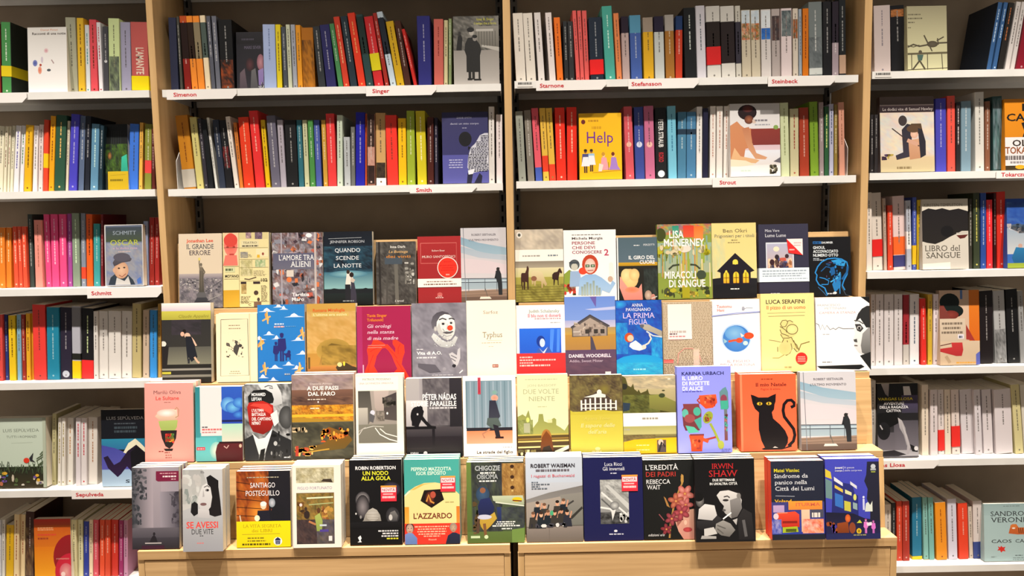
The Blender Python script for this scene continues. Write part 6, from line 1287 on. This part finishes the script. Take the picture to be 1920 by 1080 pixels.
def f_lives():
    bg('e0ccc0', 'd8c4a4'); r(0, 0, 1, .13, '6c5c58', '584c48'); r(0, .12, 1, .21, '2a1c20'); t('Le dodici vite di Samuel Hawley', .05, .98, .185, .038, 'c0b4b0', 's'); n(0, .22, 1, .78, 7, 7, ['e0c8bc', 'c8ccd4', 'e4d4b4', 'd8b8b0', 'c4d0d0', 'e8d8b8'], 96); r(0, .8, 1, 1, 'd8c098', 'c8b890'); e(.42, .32, .08, .07, '3c3434'); g('.4 .44 .5 .36 .6 .38 .58 .6 .54 .8 .3 .84 .28 .78 .42 .74', '2c2a34', '3a3440'); g('.5 .42 .58 .36 .76 .36 .78 .44 .72 .5', '54402c'); e(.63, .5, .07, .055, 'e8c0a8', 'd8a890'); e(.62, .43, .13, .05, '5c4430'); g('.52 .58 .74 .56 .74 .82 .54 .84', 'd0a080', 'c08c68'); g('.7 .42 .78 .44 .84 .6 .84 .78 .74 .82', '2a2830'); l('.22 .42 .5 .58 .72 .66', .02, '40302c'); l('.5 .58 .7 .64', .07, 'd0a088'); b(.02, .76, .25, .84, 5, .04, .08, ['40303c', '58405c', 'b8a04c'], 97); k(.3, .6, .96, .03, '907c58', 1)
def f_orangecrime():
    bg('e89018', 'c87c14'); r(0, .54, 1, .56, 'f0b838'); t('I', .36, .41, .17, .10, '1c1814', 'b'); t('L', .5, .6, .17, .10, '1c1814', 'b'); t('CARRAI', .04, .98, .31, .10, '1c1814', 'b'); g('.34 .34 .46 .32 .5 .4 .42 .5 .44 .58 .34 .58 .4 .46', '241c18'); r(0, .54, 1, .94, 'e8e4e4', 'dcd8d8'); t('OLGA', .15, .78, .665, .085, '30241c', 'b'); t('TOKARCZUK', -.0, .98, .77, .09, '8c4818', 'b'); k(.0, .9, .86, .06, '706868', 1, ragged=0); k(.1, .9, .91, .03, '908888', 1, ragged=0); r(0, .94, 1, 1, '3c301c'); e(.3, .96, .1, .03, 'e8a020')
def f_raven():
    bg('d4ccbc', 'ccc4b8'); t('KIRSTEN TEMPLETON', .04, .88, .105, .042, '807864', 's'); g('0 .17 .14 .13 .3 .15 .44 .13 .6 .16 .8 .14 1 .18 1 .46 .86 .46 .74 .5 .6 .54 .44 .6 .28 .64 .1 .62 0 .6', '1c181a', '24201e'); e(.54, .46, .14, .08, '141214'); l('.74 .49 .98 .485', .02, 'b8b0a8'); g('.74 .52 1 .51 .92 .56 .82 .57', '5c2420'); t('LIBRO del', .05, .82, .74, .08, '4c463c', 's'); t('SANGUE', .08, .82, .84, .08, '4c463c', 's'); g('.0 .92 .6 .9 .6 1 0 1', 'f4ead8')
def f_bluecoast():
    bg('2048a0', '3c6cb8'); n(0, .05, 1, .42, 5, 4, ['1c3c90', '2c58a8', '4c78b8', '28489c'], 98); r(0, .42, 1, .8, '98a8b8', 'c8c8c8'); b(0, .36, .6, .5, 9, .06, .14, ['4c5c70', 'b0a8a8', 'c0bcc0'], 99); g('.1 .85 .2 .7 .5 .72 .7 .8 .7 .92 .15 .93', '2c78a8', '205888'); e(.3, .68, .05, .03, 'c8a090'); r(0, .93, 1, 1, '98a838')
def f_woman():
    bg('d8b8a0', 'd4b498'); r(.74, 0, 1, .75, 'e07c20', 'd8681c'); r(.52, .0, .58, .12, '5878b0'); r(0, .68, 1, 1, 'd8c0a4', 'ccb090'); e(.25, .16, .25, .12, '0c1412', '101a18'); e(.4, .28, .2, .08, '0e1816'); e(.28, .33, .2, .06, '8c3a30', '702820'); g('.0 .2 .1 .2 .3 .4 0 .4', '7c3830'); g('.66 .46 .8 .6 .88 .68 .66 .66', '9c3028', 'a83830'); r(.0, .38, .64, .68, 'd8c4ac', 'd0bca4'); k(.05, .58, .46, .03, '807060', 1, ragged=0); k(.08, .52, .52, .03, '807060', 1, ragged=0); k(.04, .58, .58, .03, '807060', 1, ragged=0); r(.45, .59, .6, .65, 'e8e0e8'); k(.48, .58, .64, .03, '404858', 1); g('.28 .7 .56 .7 .58 .8 .54 .88 .4 .88 0 .82 0 .78 .3 .76', 'c83838', 'b02c30'); l('0 .74 .28 .71', .02, '601c20'); l('.14 .88 .24 .97', .08, 'b89c7c'); g('.9 .86 1 .82 1 1 .9 1', '6068b8'); k(.4, .9, .98, .02, 'e0a038', 1, ragged=0)
def f_stride():
    bg('141416', '28262a'); g('.1 .0 .3 .0 .28 .18 .2 .14', 'b0a8a8', '807c80'); g('.64 .04 .8 .04 .84 .16 .66 .17', 'd8d4d4'); r(.6, .16, 1, .4, '4a4060', '3c3848'); r(0, .5, 1, 1, '504c54', '7c767e'); r(0, .5, .4, .66, '201e22', '38363a'); r(.0, .90, 1, 1, 'a8a4a8', 'b8b4b8'); t('VARGAS LLOSA', .02, .88, .225, .034, 'd8c828', 'b'); t('AVVENTURE', .16, .66, .285, .034, 'e4e2e4', 'b'); t('DELLA RAGAZZA', .06, .76, .335, .034, 'e4e2e4', 'b'); t('CATTIVA', .22, .58, .385, .034, 'e4e2e4', 'b'); g('0 .4 .5 .38 .54 .5 .5 .54 .2 .62 0 .6', '0c0c0e'); g('.5 .46 .6 .5 .68 .6 .72 .74 .76 .82 .7 .84 .64 .7 .54 .6', 'b8b2b4', '8c888c'); g('.6 .54 .72 .7 .8 .86 .76 .96 .7 .96 .72 .84', 'c8c2c4', 'a8a2a6'); g('.78 .82 .86 .84 .96 .88 .98 .93 .84 .92', '1c1a1c'); e(.94, .88, .05, .03, 'e0dcdc'); g('0 .92 .4 .9 .7 .96 .4 .99 0 .99', '2c282c'); e(.15, .64, .16, .12, '141416', '1c1c20'); l('.06 .56 .12 .62', .03, 'c0bcc0'); r(0, .98, 1, 1, '58545a')
def f_tiger():
    bg('a8c0c0', 'b0c8c8'); r(0, 0, 1, .2, '98b0b0', 'a4bcbc'); k(.35, .7, .05, .01, '687878', 1); t('SANDRO', .12, .72, .215, .08, '26282a', 's'); t('VERONESI', .12, .90, .325, .085, '26282a', 's'); g('.44 .52 .46 .44 .5 .36 .58 .36 .62 .42 .8 .42 .96 .44 .98 .52 .9 .54 .6 .54', 'd06c30', 'c05c28'); e(.53, .4, .06, .04, 'd87838'); e(.53, .43, .03, .015, 'f0e0d0')
    for j in range(9): l(f'{.62+j*.035} .43 {.63+j*.035} .52', .012, '3c2418')
    t('CAOS', .13, .49, .68, .055, '303434', 's'); t('CALMO', .56, .96, .68, .055, '303434', 's'); g('.30 .73 .33 .76 .38 .75 .355 .79 .38 .83 .33 .82 .30 .85 .28 .81 .23 .81 .26 .78 .24 .74 .285 .76', 'd83028'); k(.12, .24, .93, .012, '788888', 1); k(.55, .72, .91, .014, '687878', 1); k(.5, .8, .95, .01, '788888', 2, .03, al='c')
# ------------------------------------------------------------------ books on the stands
def tier(i, lst):
    yt, zt = TIER[i]
    grp = ['books on the highest tier', 'books on the second tier', 'books on the third tier', 'books on the lowest tier'][i]
    for (x0, x1, top, fn, base, lab, opt) in lst:
        o = dict(opt); dy = o.pop('dy', 0.0)
        facing(lab, yt + dy, zt, x0, x1, top, fn, base, group=grp, **o)

tier(0, [
    (335, 417, 438, c_statue, 'd8c6ac', 'beige paperback with a statue over grey city roofs, beside the wooden bookcase panel', {}),
    (418, 505, 436, c_newsprint, 'e0d09a', 'yellowish paperback covered in old newspaper cuttings with a red portrait', {}),
    (510, 606, 436, c_crowd, '4c4854', 'paperback with a crowded colourful photo mosaic behind white gothic title letters', dict(T=.022)),
    (607, 699, 434, c_embrace, '141a22', 'dark blue paperback with a couple embracing under a night sky', dict(T=.024)),
    (705, 780, 453, c_forest_grey, '3a3632', 'small dark grey paperback with orange title and pale plant sprigs', {}),
    (783, 865, 443, c_redbox, 'a4282a', 'dark red paperback with a white paper band and round red sticker',
     dict(bands=[(.63, .755, 'fbf0e4', c_redbox_band)], stickers=[(.45, .31, .93, .63, 'e', c_redbox_sticker)])),
    (864, 950, 427, c_pier, 'c0bcc0', 'pale sky cover with a man at a railing, highest tier beside the middle panel', {}),
    (966, 1057, 430, c_horses, 'b8ac80', 'paperback with three horses on a yellow meadow and a cream title strip', {}),
    (1057, 1156, 431, c_band_trio, 'f6f0ee', 'white paperback with red-haired woman in green glasses and a big 2', dict(T=.024)),
    (1157, 1233, 445, c_kissing, '50646e', 'grey-blue paperback with a heart-shaped pale fruit in a pink hand', {}),
    (1233, 1335, 420, c_paintdrip, '84903c', 'tall paperback with dripping multicoloured paint and big white letters', {}),
    (1335, 1419, 418, c_house, 'e8d288', 'pale yellow paperback with a black house and glowing windows', {}),
    (1423, 1517, 420, c_brochure, '34324a', 'dark slate paperback with a small painting and pale blue paper band',
     dict(bands=[(.60, .79, 'dde8f0', c_brochure_band)], stickers=[(.56, .205, .88, .43, 'c', c_corner_sticker)])),
    (1517, 1596, 444, c_bluehead, '121216', 'black paperback with a glowing blue wire-like profile of a head', {}),
])
tier(1, [
    (303, 396, 568, c_dance, '343230', 'olive-topped paperback with a leaning dancer on a dark stage', dict(T=.024)),
    (405, 483, 588, c_framed, 'eedcb4', 'small cream paperback with a framed engraving of leaves', dict(T=.020, copies=1, copy_label='the cream paperback with framed engraving')),
    (483, 572, 571, c_skyfamily, '2878c4', 'bright blue paperback with planes, clouds and a family silhouette', {}),
    (575, 668, 569, c_sandstorm, 'c0903c', 'ochre paperback with a misty sandy landscape and orange author line', dict(T=.026)),
    (669, 771, 574, c_hands, 'a02050', 'magenta paperback with two bright red raised hands', {}),
    (772, 880, 568, c_clown, '8a8690', 'grey paperback with a red-nosed clown drawing', dict(T=.024)),
    (875, 968, 563, c_plaincream, 'f8efd8', 'plain cream paperback with short brown title and small maroon mark', dict(T=.02, dy=-.004)),
    (968, 1060, 572, c_bluewoman, 'faf2ee', 'white paperback with blue photo of a woman and red paper band', dict(bands=[(.675, 1.0, 'f4302e', c_bluewoman_band)])),
    (1059, 1155, 556, c_barnhouse, '604860', 'purple paperback with a weathered wooden house under a blue sky', {}),
    (1155, 1242, 563, c_seachild, '2850b8', 'deep blue paperback with a child floating under water and a seal-like fish', {}),
    (1243, 1337, 566, c_textpage, 'd0bca0', 'beige paperback covered in lines of print with a blank pale page', {}),
    (1335, 1430, 561, c_goldfish, 'f6f0f0', 'white paperback with orange goldfish in a round blue circle', dict(T=.02)),
    (1427, 1528, 550, c_handdrawing, 'f0d88c', 'pale yellow paperback with a pencil drawing and round red sticker',
     dict(T=.03, dy=-.006, stickers=[(.63, .755, .85, .905, 'e', c_seal_sticker)])),
    (1530, 1632, 557, c_profile, 'f2f0ee', 'white paperback with half of a large black and white face', {}),
])
tier(2, [
    (271, 363, 718, c_cups, 'e89a8e', 'salmon pink paperback with a stack of painted teacups', dict(T=.024, copies=1, copy_label='the pink teacup paperback')),
    (366, 455, 725, c_suitcase, '48989c', 'teal paperback with a brown suitcase and a blue cloud picture', dict(T=.026)),
    (458, 546, 720, c_cap, '2c2c2c', 'black and white paperback with a capped man whose face is painted red', {}),
    (547, 663, 702, c_harbour, '3c342c', 'wide brown paperback with a glowing city by a harbour at dusk', dict(T=.0255, copies=1, copy_label='the brown harbour paperback')),
    (667, 757, 701, c_tramstreet, 'f2e8d4', 'cream paperback with grey photo of a tram street', dict(T=.026)),
    (761, 867, 709, c_bench, '18161a', 'black paperback with a crouching figure silhouette on a bench', dict(T=.03)),
    (868, 968, 706, c_walker, 'fbf6ee', 'white paperback with a blurred walking person and a red bookmark strip', dict(T=.022)),
    (970, 1066, 702, c_skyline, 'dcdcb0', 'pale green paperback with a city skyline and long-haired woman', dict(T=.022)),
    (1069, 1168, 703, c_mansion, 'b0a038', 'olive yellow paperback with a white columned mansion under trees', {}),
    (1168, 1268, 704, c_valley_all, 'a8a064', 'paperback with a cloudy green hillside, cream strip and yellow lower part', {}),
    (1270, 1372, 687, c_recipes, '8a8ee8', 'lavender blue paperback with patterned cup, jar, knife and spoon', dict(T=.0255, dy=-.006)),
    (1388, 1494, 701, c_cat, 'f66440', 'orange paperback with a seated black cat', dict(T=.024, copies=1, copy_label='the black cat paperback')),
    (1501, 1606, 697, c_pier, 'b8b8c0', 'pale sky cover with a man at a railing, beside the black cat paperback', dict(T=.022)),
])
NOV = (.60, .305, .90, .50, 'r', c_novelty)
tier(3, [
    (247, 336, 876, c_mist, '54525a', 'grey misty forest paperback with a maroon title tab', dict(T=.015, copies=2, copy_label='the misty forest paperback')),
    (342, 418, 880, c_halfface, 'bcbcbe', 'pale grey paperback with half-hidden face of a dark-haired woman and red title', dict(T=.024, dy=-.022, copies=1, copy_label='the half-hidden face paperback')),
    (443, 545, 883, c_library, '2a1a14', 'dark paperback with a bookshelf painting and wide yellow paper band', dict(T=.015, copies=2, copy_label='the yellow-banded paperback', bands=[(.66, 1.0, 'f0d810', c_library_band)])),
    (547, 640, 872, c_cafe, 'eadfd2', 'white-framed paperback with a painted crowded cafe', dict(T=.0255, dy=-.012, copies=1, copy_label='the cafe painting paperback')),
    (655, 754, 862, c_knot, '121114', 'black paperback with two lit tunnel arches and yellow title', dict(T=.015, copies=2, copy_label='the tunnel arches paperback', stickers=[(.60, .305, .90, .49, 'r', c_novelty)])),
    (758, 862, 861, c_gamble, '48a89c', 'turquoise and cream paperback with a pentagon picture and red band',
     dict(T=.015, copies=2, copy_label='the turquoise pentagon paperback', bands=[(.757, 1.0, 'e83c28', c_gamble_band)], stickers=[(.66, .20, .93, .385, 'r', c_novelty)])),
    (875, 983, 866, c_courtyard, '5c7038', 'green paperback with a courtyard scene and a tan patterned panel', dict(T=.015, copies=2, copy_label='the green courtyard paperback')),
    (986, 1093, 857, c_boys, 'a8a4a4', 'grey paperback with a group of cheering boys on a wreck', dict(T=.015, copies=2, copy_label='the cheering boys paperback')),
    (1094, 1206, 857, c_navybridge, '181a4c', 'navy paperback with a small black and white aerial picture', dict(T=.015, copies=2, copy_label='the plain navy paperback', stickers=[(.645, .215, .915, .41, 'r', c_novelty)])),
    (1206, 1302, 862, c_orchid, '161716', 'black paperback with red orchids over half a face', dict(T=.015, copies=2, copy_label='the orchid paperback')),
    (1303, 1416, 860, c_smoker, '101012', 'black paperback with a smoking woman in profile and red title', dict(T=.015, dy=-.02, copies=2, copy_label='the smoking woman paperback')),
    (1446, 1546, 864, c_syndrome, 'ea3626', 'dark blue paperback with red spine and a painted red car', dict(T=.0255, dy=-.018, copies=1, copy_label='the red-spined paperback')),
    (1548, 1650, 860, c_nightstreet, '34368c', 'violet blue paperback with a night street and pink figures', dict(T=.024, dy=-.02, copies=1, copy_label='the night street paperback')),
])

# ------------------------------------------------------------------ covers standing face-out between the spines
def face(bay, sh, x0, x1, top, fn, base, lab, T=.02, tilt=5, dy=0.0, **kw):
    facing(lab, 0.026 + dy, ZS[bay][sh], x0, x1, top, fn, base, T=T, tilt=math.radians(tilt), group='covers facing out on the shelves', **kw)
face(0, 1, 52, 126, 51, f_dance_dots, 'f0ece4', 'white paperback with tiny scattered coloured drawings beside the green banded book')
face(0, 2, 197, 240, 233, f_darkyellow, '15181a', 'narrow dark paperback with green splash and yellow lower panel', dy=.02)
face(0, 3, 196, 269, 421, f_boy, 'c4c0bc', 'grey-framed paperback with a smiling boy in a flat cap')
face(0, 5, -14, 87, 784, f_garden, 'c0ccbc', 'pale green hardback with jungle plants and a red bird-like spot', T=.04)
face(0, 5, 190, 272, 768, f_whale, '16223c', 'dark blue paperback with a whale tail above pale water')
face(0, 6, 64, 133, 973, f_redsun, 'c85018', 'orange paperback with a large crimson disc and pale face')
face(1, 1, 443, 494, 60, f_greyblur, '1e1c22', 'dark purple-grey paperback half hidden beside the pale periwinkle spine', dy=.03)
face(1, 1, 850, 936, 30, f_couple, '6c6862', 'black and white photo cover with two people in long dark coats')
face(1, 2, 829, 916, 210, f_wordman, '38376a', 'purple paperback with a bowed man whose jacket is made of words')
face(2, 2, 1086, 1166, 212, f_help, 'f0b818', 'bright yellow paperback with violet title and four small women')
face(2, 2, 1369, 1463, 194, f_bather, 'e8e2de', 'pale paperback with a bare-backed dark-haired sitter seen from behind')
face(3, 1, 1701, 1776, 11, f_barbed, 'c0b890', 'beige paperback with barbed wire and a small walking figure')
face(3, 2, 1650, 1752, 181, f_lives, '54484a', 'pastel paperback with a dark-clad pair and a long rifle')
face(3, 2, 1884, 1976, 185, f_orangecrime, 'e08c18', 'orange paperback with bold black letters at the frame edge')
face(3, 3, 1729, 1816, 373, f_raven, 'd0c8bc', 'pale paperback with a large black raven across its middle')
face(3, 3, 1888, 1970, 372, f_bluecoast, '2c58a8', 'blue sea and coast paperback beside the wide red spine')
face(3, 4, 1762, 1837, 544, f_woman, 'd4b8a0', 'tan and orange paperback with a dark bob of hair and red shoe')
face(3, 5, 1645, 1722, 719, f_stride, '1c1a1e', 'black paperback with a striding leg in a high heel')
face(3, 6, 1845, 1950, 944, f_tiger, 'a8c0c0', 'pale teal paperback with a lying tiger and large black letters')
face(3, 6, 1690, 1690.5, 944, f_tiger, 'a8c0c0', 'x') if 0 else None

# ------------------------------------------------------------------ thin white bookends
def bookend(label, bay, sh, px, flip):
    z = ZS[bay][sh]; X = on_line(px, 0.05, z)
    root = thing('bookend', label, 'bookend', None, Matrix.Translation((X, 0.05, z)))
    q = MB(); pr = [(0.0, 0.0), (0.11, 0.0), (0.11, 0.09), (0.08, 0.115), (0.03, 0.115), (0.0, 0.08)]
    q.poly([(0, y, zz + .0006) for y, zz in pr], (1, 1, 1)); q.poly([(0.0012, y, zz + .0006) for y, zz in reversed(pr)], (1, 1, 1))
    for j in range(6):
        (ya, za), (yb, zb) = pr[j], pr[(j + 1) % 6]
        q.poly([(0, ya, za + .0006), (0.0012, ya, za + .0006), (0.0012, yb, zb + .0006), (0, yb, zb + .0006)], (1, 1, 1))
    link('upright_plate', q.mesh('upright_plate', M_SHELF), root)
    q = MB(); q.box(0.0013 if flip > 0 else -0.012, 0.002, 0.0005, 0.0125 if flip > 0 else -0.0001, 0.108, 0.0012)
    link('foot_plate', q.mesh('foot_plate', M_SHELF), root)
bookend('white metal bookend leaning against the orange and grey-banded book', 1, 2, 333, 1)
bookend('white metal bookend beside the salmon spine at the third bay end', 2, 2, 1588, -1)
